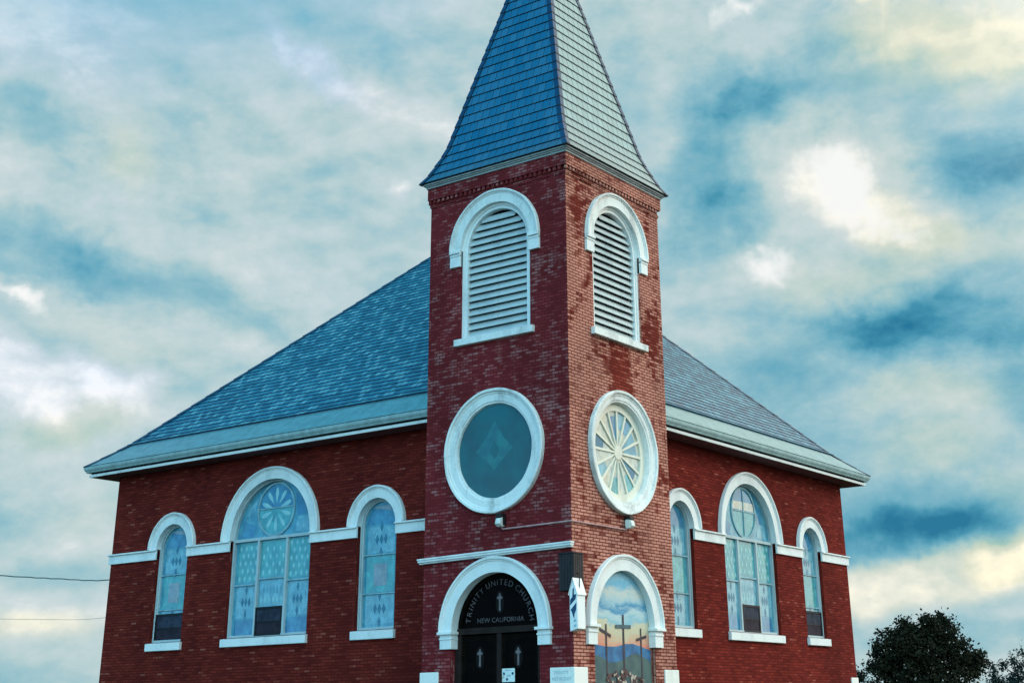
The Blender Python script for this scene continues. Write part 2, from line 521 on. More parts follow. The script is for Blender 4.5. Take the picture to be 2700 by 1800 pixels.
# painted panel: evening sky with cream and rose horizon (the painting's own colours)
m, t, b = new_mat('mural_sky', .55, .3)
oc = tex_coord(t)
sx = t.n.new('ShaderNodeSeparateXYZ')
t.l.new(oc, sx.inputs[0])
nz = t.math('SUBTRACT', t.noise(t.mapping(oc, sc=(1, 1.0, 2.6)), 1.7, 6, .6, dist=.6), .5)
zz = t.math('MULTIPLY_ADD', nz, .62, sx.outputs[2])
side = t.math('ABSOLUTE', t.math('SUBTRACT', sx.outputs[1], 1.85))
zz2 = t.math('MULTIPLY_ADD', side, -.10, zz)
c = t.ramp(t.rng(zz2, 2.75, 4.35, 0, 1, False),
           [(0.0, lin(.60, .20, .14)), (.09, lin(.58, .32, .22)), (.17, lin(.50, .46, .32)), (.30, lin(.52, .50, .37)),
            (.34, lin(.22, .44, .54)), (.42, lin(.42, .55, .58)), (.49, lin(.05, .24, .42)), (.58, lin(.30, .48, .56)), (.68, lin(.50, .55, .52)), (.78, lin(.13, .40, .58)), (.88, lin(.30, .52, .62)), (1.0, lin(.07, .28, .44))])
t.l.new(c, b.inputs['Base Color'])
M['mu_sky'] = m
M['mu_hill'] = glass_mat('mural_blue_hills', lin(.006, .075, .20), lin(.022, .16, .34), .6, 3.5, False)
M['mu_green'] = glass_mat('mural_green_hill', lin(.022, .065, .08), lin(.05, .11, .105), .6, 3, False)
M['mu_cross'] = plain_mat('mural_cross_brown', lin(.045, .035, .045), .6)
M['mu_cross2'] = plain_mat('mural_cross_grey', lin(.065, .11, .13), .6)
M['mu_rock'] = plain_mat('mural_rock_dark', lin(.075, .035, .038), .6, .3, 0, .5)
M['mu_rock2'] = plain_mat('mural_rock_light', lin(.38, .33, .28), .6, .3, 0, .5)


# ------------------------------------------------------------------ mesh helpers
class MB:
    def __init__(s):
        s.v, s.f, s.m, s.uv = [], [], [], []
        s.mats = []

    def mi(s, mat):
        if mat not in s.mats:
            s.mats.append(mat)
        return s.mats.index(mat)

    def poly(s, pts, mat, uvs=None):
        b = len(s.v)
        s.v += [tuple(p) for p in pts]
        s.f.append(tuple(range(b, b + len(pts))))
        s.m.append(s.mi(mat))
        s.uv.append(uvs or [(0, 0)] * len(pts))

    def tris(s, pts, idx, mat, uvs):
        for t3 in idx:
            s.poly([pts[i] for i in t3], mat, [uvs[i] for i in t3])

    def build(s, name, parent=None, smooth=False, bevel=0, weld=True):
        me = bpy.data.meshes.new(name)
        me.from_pydata(s.v, [], s.f)
        for k in s.mats:
            me.materials.append(M[k])
        me.polygons.foreach_set('material_index', s.m)
        ul = me.uv_layers.new(name='UVMap')
        flat = [c for face in s.uv for q in face for c in q]
        ul.data.foreach_set('uv', flat)
        if weld or bevel:
            bm = bmesh.new()
            bm.from_mesh(me)
            bmesh.ops.remove_doubles(bm, verts=bm.verts, dist=1e-5)
            bm.to_mesh(me)
            bm.free()
        if smooth:
            me.polygons.foreach_set('use_smooth', [True] * len(me.polygons))
            try:
                me.set_sharp_from_angle(angle=R(35))
            except Exception:
                pass
        me.update()
        o = bpy.data.objects.new(name, me)
        COL.objects.link(o)
        if parent:
            o.parent = parent
        if bevel:
            md = o.modifiers.new('soft_edges', 'BEVEL')
            md.width = bevel
            md.segments = 2
            md.limit_method = 'ANGLE'
        return o

    # --- boxes in a wall frame F: (u along wall, z up, w out of the wall)
    def box(s, F, u0, u1, z0, z1, w0, w1, mat, skip_back=False):
        P = lambda u, z, w: F(u, z, w)
        c = [P(u0, z0, w0), P(u1, z0, w0), P(u1, z1, w0), P(u0, z1, w0), P(u0, z0, w1), P(u1, z0, w1), P(u1, z1, w1), P(u0, z1, w1)]
        du, dz, dw_ = abs(u1 - u0), abs(z1 - z0), abs(w1 - w0)
        s.poly([c[4], c[5], c[6], c[7]], mat, [(u0, z0), (u1, z0), (u1, z1), (u0, z1)])
        if not skip_back:
            s.poly([c[1], c[0], c[3], c[2]], mat, [(u1, z0), (u0, z0), (u0, z1), (u1, z1)])
        s.poly([c[0], c[4], c[7], c[3]], mat, [(0, z0), (dw_, z0), (dw_, z1), (0, z1)])
        s.poly([c[5], c[1], c[2], c[6]], mat, [(0, z0), (dw_, z0), (dw_, z1), (0, z1)])
        s.poly([c[7], c[6], c[2], c[3]], mat, [(u0, 0), (u1, 0), (u1, dw_), (u0, dw_)])
        s.poly([c[0], c[1], c[5], c[4]], mat, [(u0, 0), (u1, 0), (u1, dw_), (u0, dw_)])

    # --- flat polygon in a frame
    def flat(s, F, pts, w, mat):
        tr = tessellate_polygon([[Vector((a, b_, 0)) for a, b_ in pts]])
        P = [F(a, b_, w) for a, b_ in pts]
        for t3 in tr:
            q = [pts[i] for i in t3]
            area = (q[1][0] - q[0][0]) * (q[2][1] - q[0][1]) - (q[2][0] - q[0][0]) * (q[1][1] - q[0][1])
            t3 = t3 if area > 0 else t3[::-1]
            s.poly([P[i] for i in t3], mat, [pts[i] for i in t3])

    # --- flat polygon with thickness
    def slab(s, F, pts, w0, w1, mat):
        s.flat(F, pts, w1, mat)
        n = len(pts)
        A = sum(pts[i][0] * pts[(i + 1) % n][1] - pts[(i + 1) % n][0] * pts[i][1] for i in range(n))
        q = pts if A > 0 else pts[::-1]
        for i in range(n):
            a, b_ = q[i], q[(i + 1) % n]
            s.poly([F(*a, w0), F(*b_, w0), F(*b_, w1), F(*a, w1)], mat, [(a[0], 0), (b_[0], 0), (b_[0], .1), (a[0], .1)])

    # --- sweep a profile [(r, w)] round a centre: arches and rings
    def sweep(s, F, cu, cz, prof, mat, a0=0.0, a1=math.pi, n=40, closed_prof=True, caps=True, wob=None):
        full = abs(a1 - a0 - 2 * math.pi) < 1e-6
        rows = []
        for i in range(n + 1):
            a = a0 + (a1 - a0) * i / n
            k = wob(a) if wob else 0
            rows.append([F(cu + (r + k) * math.cos(a), cz + (r + k) * math.sin(a), w) for r, w in prof])
        m_ = len(prof)
        for i in range(n):
            for j in range(m_ if closed_prof else m_ - 1):
                j2 = (j + 1) % m_
                s.poly([rows[i][j], rows[i][j2], rows[i + 1][j2], rows[i + 1][j]], mat)
        if caps and closed_prof and not full:
            s.poly(rows[0][::-1], mat)
            s.poly(rows[-1], mat)

    def tube(s, pts, rad, mat, n=6):
        rings = []
        for i, p in enumerate(pts):
            p = Vector(p)
            d = (Vector(pts[min(i + 1, len(pts) - 1)]) - Vector(pts[max(i - 1, 0)])).normalized()
            up = Vector((0, 0, 1)) if abs(d.z) < .95 else Vector((1, 0, 0))
            x = d.cross(up).normalized()
            y = x.cross(d)
            rr = rad[i] if isinstance(rad, (list, tuple)) else rad
            rings.append([p + x * rr * math.cos(2 * math.pi * k / n) + y * rr * math.sin(2 * math.pi * k / n) for k in range(n)])
        for i in range(len(rings) - 1):
            for k in range(n):
                k2 = (k + 1) % n
                s.poly([rings[i][k], rings[i][k2], rings[i + 1][k2], rings[i + 1][k]], mat)
        s.poly(rings[0][::-1], mat)
        s.poly(rings[-1], mat)

    # --- moulding carried round a rectangle (x0,y0,x1,y1): profile [(offset out, z)]
    def ring(s, rect, prof, mat, close=False):
        x0, y0, x1, y1 = rect
        loops = [[(x0 - o, y0 - o, z), (x1 + o, y0 - o, z), (x1 + o, y1 + o, z), (x0 - o, y1 + o, z)] for o, z in prof]
        n = len(loops)
        for i in range(n if close else n - 1):
            A, B_ = loops[i], loops[(i + 1) % n]
            for k in range(4):
                k2 = (k + 1) % 4
                ln = math.dist(A[k], A[k2])
                h = math.dist(A[k], B_[k])
                s.poly([A[k], A[k2], B_[k2], B_[k]], mat, [(0, prof[i][1]), (ln, prof[i][1]), (ln, prof[i][1] + h), (0, prof[i][1] + h)])


def text_into(mb, F, body, size, u, z, w, mat, align='CENTER', rot=0.0, depth=.004, sx=1.0):
    """built-in font letters as flat raised shapes in frame F, baseline at (u, z)"""
    cu = bpy.data.curves.new('letters', 'FONT')
    cu.body = body
    cu.size = size
    cu.align_x = align
    cu.resolution_u = 3
    ob = bpy.data.objects.new('letters', cu)
    COL.objects.link(ob)
    dg = bpy.context.evaluated_depsgraph_get()
    me = ob.evaluated_get(dg).to_mesh()
    ca, sa = math.cos(rot), math.sin(rot)
    P = [F(u + (v_.co.x * sx * ca - v_.co.y * sa), z + (v_.co.x * sx * sa + v_.co.y * ca), w + depth) for v_ in me.vertices]
    for p_ in me.polygons:
        mb.poly([P[i] for i in p_.vertices], mat)
    ob.evaluated_get(dg).to_mesh_clear()
    COL.objects.unlink(ob)
    bpy.data.objects.remove(ob)
    bpy.data.curves.remove(cu)


def frame_left(y):      # walls facing the door side (towards -Y); u runs along +X
    return lambda u, z, w: Vector((u, y - w, z))


def frame_right(x):     # walls facing the mural side (towards +X); u runs along +Y
    return lambda u, z, w: Vector((x + w, u, z))


def arch_outline(cu, hw, zb, zs, n=32):
    p = [(cu - hw, zb), (cu + hw, zb)]
    for i in range(n + 1):
        a = math.pi * i / n
        p.append((cu + hw * math.cos(a), zs + hw * math.sin(a)))
    return p


def circle(cu, cz, r, n=64):
    return [(cu + r * math.cos(2 * math.pi * i / n), cz + r * math.sin(2 * math.pi * i / n)) for i in range(n)]


def wall_face(mb, F, u0, u1, z0, z1, holes, mat, depth=.22):
    loops = [[(u0, z0), (u1, z0), (u1, z1), (u0, z1)]] + holes
    flatp = [q for l in loops for q in l]
    tr = tessellate_polygon([[Vector((a, b_, 0)) for a, b_ in l] for l in loops])
    P = [F(a, b_, 0) for a, b_ in flatp]
    for t3 in tr:
        q = [flatp[i] for i in t3]
        area = (q[1][0] - q[0][0]) * (q[2][1] - q[0][1]) - (q[2][0] - q[0][0]) * (q[1][1] - q[0][1])
        if abs(area) < 1e-9:
            continue
        t3 = t3 if area > 0 else t3[::-1]
        mb.poly([P[i] for i in t3], mat, [flatp[i] for i in t3])
    for h in holes:
        n = len(h)
        ln = 0
        for i in range(n):
            a, b_ = h[i], h[(i + 1) % n]
            d = math.dist(a, b_)
            mb.poly([F(*b_, 0), F(*a, 0), F(*a, -depth), F(*b_, -depth)], mat, [(ln + d, 0), (ln, 0), (ln, depth), (ln + d, depth)])
            ln += d


def tag(o, label=None, cat=None, group=None, kind=None):
    for k, val in (('label', label), ('category', cat), ('group', group), ('kind', kind)):
        if val:
            o[k] = val
    return o


def empty(name, loc=(0, 0, 0)):
    o = bpy.data.objects.new(name, None)
    COL.objects.link(o)
    o.location = loc
    return o


# ------------------------------------------------------------------ measurements (metres)
TW = 3.70                                   # tower side; tower fills x -3.7..0, y 0..3.7
DX, DY = -1.191, 1.191                      # body walls set back from the tower faces
BX0, BY1 = -15.406, 15.223                  # far corners of the body
OH = 0.665                                  # eave overhang
Z_EAVE = 7.60
Z_BELT0, Z_BELT1 = 5.380, 5.632
Z_SILL0, Z_SILL1 = 3.200, 3.397
TL_, TR_ = frame_left(0.0), frame_right(0.0)
WL_, WR_ = frame_left(DY), frame_right(DX)

# ------------------------------------------------------------------ ground
g = MB()
n = 24
for i in range(n):
    for j in range(n):
        q = [(-2000 + 4000 * a / n, -2000 + 4000 * c_ / n, 0) for a, c_ in ((i, j), (i + 1, j), (i + 1, j + 1), (i, j + 1))]
        g.poly(q, 'grass')
tag(g.build('ground'), kind='structure')
g = MB()
g.poly([(-200, -14, .004), (200, -14, .004), (200, -7.5, .004), (-200, -7.5, .004)], 'asphalt')
g.poly([(8.5, -7.5, .004), (14.5, -7.5, .004), (14.5, 200, .004), (8.5, 200, .004)], 'asphalt')
g.poly([(8.5, -200, .004), (14.5, -200, .004), (14.5, -14, .004), (8.5, -14, .004)], 'asphalt')
tag(g.build('road'), kind='structure')
g = MB()
g.box(lambda u, z, w: Vector((u, w, z)), -4.2, .5, 0, .12, -7.4, -1.6, 'concrete')
tag(g.build('path'), kind='structure')

# ------------------------------------------------------------------ church
church = empty('church', (0, 0, 0))
tag(church, 'red brick church with louvred corner tower, shingled spire and round arched white trimmed windows', 'church')

LW = [(-13.027, .58), (-9.548, 1.355), (-6.131, .58)]        # window centres and half widths, long left wall
RW = [(6.120, .58), (9.537, 1.355), (12.974, .58)]           # right wall
SPR = Z_BELT1                                              # arch spring line

wall = MB()
wall_face(wall, WL_, BX0, -3.69, 0, Z_EAVE + .05, [arch_outline(c_, h, Z_SILL1, SPR) for c_, h in LW], 'brick_body')
wall_face(wall, WR_, 3.69, BY1, 0, Z_EAVE + .05, [arch_outline(c_, h, Z_SILL1, SPR) for c_, h in RW], 'brick_body')
wall_face(wall, lambda u, z, w: Vector((BX0 - w, BY1 - (u - 0), z)), 0, BY1 - DY, 0, Z_EAVE + .05, [], 'brick_body')
wall_face(wall, lambda u, z, w: Vector((DX - u, BY1 + w, z)), 0, DX - BX0, 0, Z_EAVE + .05, [], 'brick_body')
wall.build('wall', church)

# ---- tower shaft
Z_LS = 11.063                               # louvre spring
LC_L, LC_R = -1.877, 1.888
Z_R = 6.630
tw = MB()
wall_face(tw, TL_, -TW, 0, 0, 12.27, [arch_outline(LC_L, .93, 9.086, Z_LS), circle(LC_L, Z_R, 1.0), arch_outline(-1.87, 1.09, 0.3, 3.18)], 'brick_tower_dark', .34)
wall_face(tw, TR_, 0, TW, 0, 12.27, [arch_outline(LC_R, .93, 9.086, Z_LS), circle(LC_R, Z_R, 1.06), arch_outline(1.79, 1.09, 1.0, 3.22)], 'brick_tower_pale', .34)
wall_face(tw, lambda u, z, w: Vector((-TW - w, TW - u, z)), 0, TW, 0, 12.27, [], 'brick_tower_dark')
wall_face(tw, lambda u, z, w: Vector((-u, TW + w, z)), 0, TW, 0, 12.27, [], 'brick_tower_dark')
tower = tw.build('tower_wall', church)
RECT_T = (-TW, 0, 0, TW)
cb = MB()


def tower_ring(prof):
    """a brick band round the tower whose two street faces take the brick colours of the faces below"""
    x0, y0, x1, y1 = RECT_T
    for i in range(len(prof) - 1):
        (o0, z0), (o1, z1) = prof[i], prof[i + 1]
        A = [(x0 - o0, y0 - o0, z0), (x1 + o0, y0 - o0, z0), (x1 + o0, y1 + o0, z0), (x0 - o0, y1 + o0, z0)]
        B_ = [(x0 - o1, y0 - o1, z1), (x1 + o1, y0 - o1, z1), (x1 + o1, y1 + o1, z1), (x0 - o1, y1 + o1, z1)]
        for k in range(4):
            k2 = (k + 1) % 4
            h = max(math.dist(A[k], B_[k]), .01)
            cb.poly([A[k], A[k2], B_[k2], B_[k]], ('brick_tower_dark', 'brick_tower_pale', 'brick_tower_dark', 'brick_tower_dark')[k],
                    [(0, z0), (TW, z0), (TW, z0 + h), (0, z0 + h)])


tower_ring([(0.0, 12.25), (.022, 12.25), (.022, 12.315), (.0, 12.315)])
tower_ring([(.0, 12.425), (.062, 12.425), (.062, 12.72), (-.2, 12.72)])
for F, lo, hi, mt in ((TL_, -TW - .04, .04, 'brick_tower_dark'), (TR_, -.04, TW + .04, 'brick_tower_pale'),
                      (lambda u, z, w: Vector((-TW - w, u, z)), -.04, TW + .04, 'brick_tower_dark'), (lambda u, z, w: Vector((u, TW + w, z)), -TW - .04, .04, 'brick_tower_dark')):
    k = 0
    while lo + k * .128 + .07 < hi:
        u = lo + k * .128
        cb.box(F, u, u + .068, 12.33, 12.424, 0.002, .050, mt)
        k += 1
cb.build('corbel_band', church)
# the tower shaft carries on behind the dentils
up = MB()
up.ring(RECT_T, [(0, 12.27), (0, 12.43)], 'brick_body')
up.build('corbel_backing', church)

# ---- spire
prof = [(2.035, 12.815), (1.90, 13.03), (1.775, 13.31), (1.625, 13.65)]
zt = 20.27
k0 = 1.625 / (zt - 13.65)
rows = 25
pts = []
# resample the curved profile into shingle courses
def prof_at(sv):
    acc = 0
    P_ = prof + [(0.0, zt)]
    for (h0, z0), (h1, z1) in zip(P_, P_[1:]):
        L = math.hypot(h1 - h0, z1 - z0)
        if sv <= acc + L or (h1 == 0.0):
            f = (sv - acc) / L
            return h0 + (h1 - h0) * f, z0 + (z1 - z0) * f
        acc += L


def courses(mb, cx, cy, hx, hy, fn, total, step, lift, mat, first=None):
    """lapped courses of slates on a four-sided roof; fn(s) -> (half size, height) at slope distance s"""
    k = 0
    s0 = 0.0
    base = fn(0)[0]
    while s0 < total - 1e-6:
        s1 = min(s0 + step, total)
        h0, z0 = fn(s0)
        h1, z1 = fn(s1)
        nx, nz = (z1 - z0), (h0 - h1)
        L = math.hypot(nx, nz) or 1
        nx, nz = nx / L, nz / L
        o = first if (first and k == 0) else lift
        for side in range(4):
            def pt(h, z, e, dh, dz, side=side):
                ax, ay = hx * (h + dh) / base, hy * (h + dh) / base
                c4 = [(-ax, -ay), (ax, -ay), (ax, ay), (-ax, ay)]
                q = c4[(side + e) % 4]
                return (cx + q[0], cy + q[1], z + dz)
            a = pt(h0, z0, 0, nx * o, nz * o)
            b_ = pt(h0, z0, 1, nx * o, nz * o)
            c_ = pt(h1, z1, 1, 0, 0)
            d = pt(h1, z1, 0, 0, 0)
            w0, w1_ = math.dist(a, b_) / 2, math.dist(c_, d) / 2
            sft = (side * 37.13)
            mb.poly([a, b_, c_, d], mat, [(-w0 + sft, s0), (w0 + sft, s0), (w1_ + sft, s1), (-w1_ + sft, s1)])
            a2 = pt(h0, z0, 0, 0, 0)
            b2 = pt(h0, z0, 1, 0, 0)
            mb.poly([a2, b2, b_, a], 'drip' if mat == 'spire' else ('slate_edge_shadow' if mat == 'slate' else mat), [(-w0 + sft, s0 - .001), (w0 + sft, s0 - .001), (w0 + sft, s0), (-w0 + sft, s0)])
        s0 = s1
        k += 1


tot = sum(math.dist(a, b_) for a, b_ in zip(prof, prof[1:])) + math.hypot(1.625, zt - 13.65)
sp = MB()
courses(sp, -TW / 2, TW / 2, 2.035, 2.035, prof_at, tot, .262, .016, 'spire')
spire = sp.build('spire', church, weld=False)


def hip_caps(mb, cx, cy, hx, hy, fn, total, step, width, lift, mat, hips=(0, 1, 2, 3)):
    base = fn(0)[0]
    for q in hips:
        sg = ((-1, -1), (1, -1), (1, 1), (-1, 1))[q]
        s0 = 0.0
        while s0 < total - .05:
            s1 = min(s0 + step * 1.06, total)
            ring_ = []
            for sv, lf in ((s0, lift * 2.0), (s1, lift)):
                h, z = fn(sv)
                h2, z2 = fn(min(sv + .05, total))
                if sv + .05 > total:
                    h2, z2 = h - .02, z + .05
                nx, nz = (z2 - z), (h - h2)
                L = math.hypot(nx, nz)
                nx, nz = nx / L, nz / L
                hh = h + nx * lf
                ax, ay = hx * hh / base, hy * hh / base
                tip = Vector((cx + sg[0] * ax, cy + sg[1] * ay, z + nz * lf))
                wd = min(width, hh * .9)
                A = tip + Vector((-sg[0] * wd, 0, 0))
                B_ = tip + Vector((0, -sg[1] * wd, 0))
                ring_.append((A, tip, B_))
            (a0, t0_, b0), (a1, t1_, b1) = ring_
            mb.poly([a0, t0_, t1_, a1], mat)
            mb.poly([t0_, b0, b1, t1_], mat)
            dn = Vector((0, 0, -lift * 2.2))
            mb.poly([a0 + dn, t0_ + dn, t0_, a0], 'drip')
            mb.poly([t0_ + dn, b0 + dn, b0, t0_], 'drip')
            s0 += step


hc = MB()
hip_caps(hc, -TW / 2, TW / 2, 2.035, 2.035, prof_at, tot, .262, .125, .014, 'cap')
hc.build('hip_cap', spire, weld=False)
ev = MB()
ev.ring(RECT_T, [(.0, 12.70), (.085, 12.70), (.085, 12.735), (.115, 12.745), (.115, 12.765), (.150, 12.775), (.150, 12.805), (.0, 12.805)], 'trim')
ev.ring(RECT_T, [(.0, 12.806), (.168, 12.806), (.192, 12.824), (.17, 12.842)], 'drip')
ev.build('eave_cornice', spire)

# ---- main roof
RC = ((BX0 + DX) / 2, (DY + BY1) / 2)
HX, HY = (DX - BX0) / 2 + OH, (BY1 - DY) / 2 + OH
Z_G = 7.865


def main_prof(sv):
    """slope distance -> (half size along x, height); gentle kick at the eave, then the steep slate slope"""
    kick = math.hypot(.76, .57)
    if sv <= kick:
        f = sv / kick
        return HX - .76 * f, Z_G + .57 * f
    t_ = (sv - kick) / math.hypot(1, .985)
    return HX - .76 - t_, Z_G + .57 + .985 * t_


KICK = math.hypot(.76, .57)
TOTM = KICK + (HX - .76) * math.hypot(1, .985)
rf = MB()
courses(rf, RC[0], RC[1], HX - .76, HY - .76, lambda q: main_prof(q + KICK), TOTM - KICK, .18, .014, 'slate', .045)
roof = rf.build('roof', church, weld=False)
fl = MB()
courses(fl, RC[0], RC[1], HX, HY, main_prof, KICK + .02, KICK + .02, .012, 'flash')
x0, y0, x1, y1 = BX0, DY, DX, BY1
for kk in range(12):        # standing seams of the metal eave strip
    for (ax, ay, bx, by) in ((BX0 - OH, DY - OH, DX + OH, DY - OH), (DX + OH, DY - OH, DX + OH, BY1 + OH)):
        f = (kk + .5) / 12
        px, py = ax + (bx - ax) * f, ay + (by - ay) * f
        inn = Vector((0, 1, 0)) if ay == by else Vector((-1, 0, 0))
        al = Vector((1, 0, 0)) if ay == by else Vector((0, 1, 0))
        p0 = Vector((px, py, Z_G + .012))
        p1 = p0 + inn * .76 + Vector((0, 0, .57))
        if f < .06 or f > .94:
            continue
        nrm = Vector((-inn.x * .57, -inn.y * .57, .76)).normalized() * .006
        fl.poly([p0 - al * .008 + nrm * .4, p0 + al * .008 + nrm * .4, p1 + al * .008 + nrm, p1 - al * .008 + nrm], 'flash')
fl.build('eave_flashing', roof, weld=False)
hc = MB()
hip_caps(hc, RC[0], RC[1], HX, HY, main_prof, TOTM, .36, .20, .013, 'cap', (0, 2, 3))
hc.build('hip_cap', roof, weld=False)
gt = MB()
RB = (BX0, DY, DX, BY1)
gt.ring(RB, [(OH - .13, 7.715), (OH - .055, 7.705), (OH - .035, 7.745), (OH - .012, 7.775), (OH, 7.80), (OH + .012, 7.852), (OH + .0, 7.858), (OH - .012, 7.84), (OH - .13, 7.835)], 'gutter', True)
gt.build('gutter', church)
sf = MB()
sf.ring(RB, [(-.02, 7.602), (OH - .16, 7.602), (OH - .16, 7.61)], 'soffit')
sf.build('soffit', church)
fa = MB()
fa.ring(RB, [(OH - .15, 7.597), (OH - .115, 7.597), (OH - .108, 7.66), (OH - .15, 7.665)], 'white', True)
fa.ring(RB, [(OH - .155, 7.60), (OH - .155, 7.88)], 'drip')
fa.build('fascia', church)

# ---- belt course


def belt(F, a, b_):
    bl = MB()
    bl.box(F, a, b_, Z_BELT0, Z_BELT1 - .045, -.06, .050, 'white')
    bl.box(F, a - (.03 if a in (BX0 - .05,) else 0), b_ + (.03 if b_ in (BY1 + .05,) else 0), Z_BELT1 - .043, Z_BELT1 - .006, -.06, .092, 'white')
    bl.build('belt_course', church, bevel=.006)


e = [BX0 - .05] + [q for c_, h in LW for q in (c_ - h, c_ + h)] + [-3.702]
for a, b_ in zip(e[::2], e[1::2]):
    belt(WL_, a, b_)
e = [3.702] + [q for c_, h in RW for q in (c_ - h, c_ + h)] + [BY1 + .05]
for a, b_ in zip(e[::2], e[1::2]):
    belt(WR_, a, b_)


def arch_trim(name, F, cu, zs, r0, r1, parent, n=44, mat='white', base=.0, a0=0.0):
    mb = MB()
    w_ = r1 - r0
    mb.sweep(F, cu, zs, [(r0 - .006, -.12), (r0 - .006, .045 + base), (r0 + w_ * .70, .050 + base), (r0 + w_ * .72, .066 + base), (r0 + w_ * .80, .070 + base),
                         (r0 + w_ * .84, .098 + base), (r1 - .012, .104 + base), (r1, .09 + base), (r1, -.02)], mat, a0, math.pi - a0, n,
             wob=lambda a: .004 * math.sin(9 * a) * math.sin(5 * a + cu))
    return mb.build(name, parent, smooth=True)


def diamond(mb, F, cu, cz, a, b_, w, mat):
    mb.flat(F, [(cu - a, cz), (cu, cz - b_), (cu + a, cz), (cu, cz + b_)], w, mat)


def five_diamonds(mb, F, cu, cz, w, k=1.0, mat='g_dark'):
    for dx in (-.135, 0, .135):
        diamond(mb, F, cu + dx * k, cz, .062 * k, .115, w, mat)
    for dz in (-.27, .27):
        diamond(mb, F, cu, cz + dz, .055 * k, .115, w, mat)


def rect(u0, u1, z0, z1):
    return [(u0, z0), (u1, z0), (u1, z1), (u0, z1)]


def sill(F, cu, hw, z0, z1, parent, mat='white', out=.085):
    mb = MB()
    mb.box(F, cu - hw, cu + hw, z0, z1 - .02, -.16, out, mat)
    pts = [F(cu - hw, z1 - .02, out), F(cu + hw, z1 - .02, out), F(cu + hw, z1 + .012, -.16), F(cu - hw, z1 + .012, -.16)]
    mb.poly(pts, mat)
    mb.poly([pts[0], pts[3], F(cu - hw, z1 - .02, -.16)], mat)
    mb.poly([pts[1], F(cu + hw, z1 - .02, -.16), pts[2]], mat)
    return mb.build('sill', parent, bevel=.012)


def screen(F, u0, u1, z0, z1, w, parent):
    mb = MB()
    t_ = .05
    mb.box(F, u0, u1, z0, z0 + t_, w - .02, w + .02, 'screen_frame')
    mb.box(F, u0, u1, z1 - t_, z1, w - .02, w + .02, 'screen_frame')
    mb.box(F, u0, u0 + t_, z0 + t_, z1 - t_, w - .02, w + .018, 'screen_frame')
    mb.box(F, u1 - t_, u1, z0 + t_, z1 - t_, w - .02, w + .018, 'screen_frame')
    mb.flat(F, rect(u0 + t_, u1 - t_, z0 + t_, z1 - t_), w, 'screen')
    mb.flat(F, rect(u0 + t_, u1 - t_, z0 + (z1 - z0) * .48, z1 - t_), w + .004, 'screen_hi')
    mb.box(F, u0 + t_, u1 - t_, z0 + (z1 - z0) * .48 - .012, z0 + (z1 - z0) * .48 + .012, w, w + .010, 'screen_frame')
    return mb.build('screen', parent)


def small_window(F, cu, has_screen, rose=True):
    hw, zb = .58, Z_SILL1 + .01
    fr = MB()
    W0, W1 = -.17, -.085
    ft = .045
    fr.box(F, cu - hw, cu - hw + ft, zb, SPR, W0, W1, 'frame')
    fr.box(F, cu + hw - ft, cu + hw, zb, SPR, W0, W1, 'frame')
    fr.box(F, cu - hw + ft, cu + hw - ft, zb, zb + .05, W0, W1 - .003, 'frame')
    fr.sweep(F, cu, SPR, [(hw - ft, W0), (hw - ft, W1), (hw, W1), (hw, W0)], 'frame', n=28)
    r2 = hw - ft
    fr.sweep(F, cu, SPR, [(r2 - .028, W0), (r2 - .028, W1 - .03), (r2, W1 - .03), (r2, W0)], 'frame', n=28)
    for s_ in (-1, 1):
        a, b_ = sorted((cu + s_ * (r2 - .035), cu + s_ * r2))
        fr.box(F, a, b_, zb + .05, SPR, W0, W1 - .03, 'frame')
    for zq in (4.99, 4.16):
        fr.box(F, cu - r2 + .035, cu + r2 - .035, zq - .014, zq + .014, W0, W1 - .045, 'lead')
    w = fr.build('arched_window', church, bevel=.004)
    pn = MB()
    wp = -.165
    q = hw - .03
    pn.flat(F, arch_outline(cu, q, zb, SPR), wp, 'g_mid')
    pn.flat(F, rect(cu - .40, cu + .40, 5.03, 5.60), wp + .004, 'g_pale')
    pn.flat(F, [(cu + .44 * math.cos(a), SPR + .02 + .44 * math.sin(a)) for a in [math.pi * i / 20 for i in range(21)]], wp + .004, 'g_blue')
    if rose:
        pn.flat(F, [(cu + .40 * math.cos(a), SPR + .30 + .13 * math.sin(a)) if i else (cu + .30, SPR + .30) for i, a in enumerate([math.pi * (.25 + .5 * k / 12) for k in range(13)])], wp + .008, 'g_pink')
    pn.flat(F, rect(cu - .42, cu + .42, 4.19, 4.96), wp + .004, 'g_teal')
    if rose:
        pn.flat(F, rect(cu - .20, cu + .20, 4.33, 4.80), wp + .008, 'g_pink')
    pn.flat(F, rect(cu - .42, cu + .42, zb + .12, 4.13), wp + .004, 'g_pale')
    five_diamonds(pn, F, cu, 5.32, wp + .008, .95)
    five_diamonds(pn, F, cu, 3.84, wp + .008, .95)
    pn.build('pane', w, weld=False)
    arch_trim('arch_trim', F, cu, SPR, hw, .857, w, 36)
    sill(F, cu, .635, Z_SILL0, Z_SILL1, w)
    if has_screen:
        screen(F, cu - hw + ft, cu + hw - ft, zb + .01, 4.07, -.115, w)
    return w


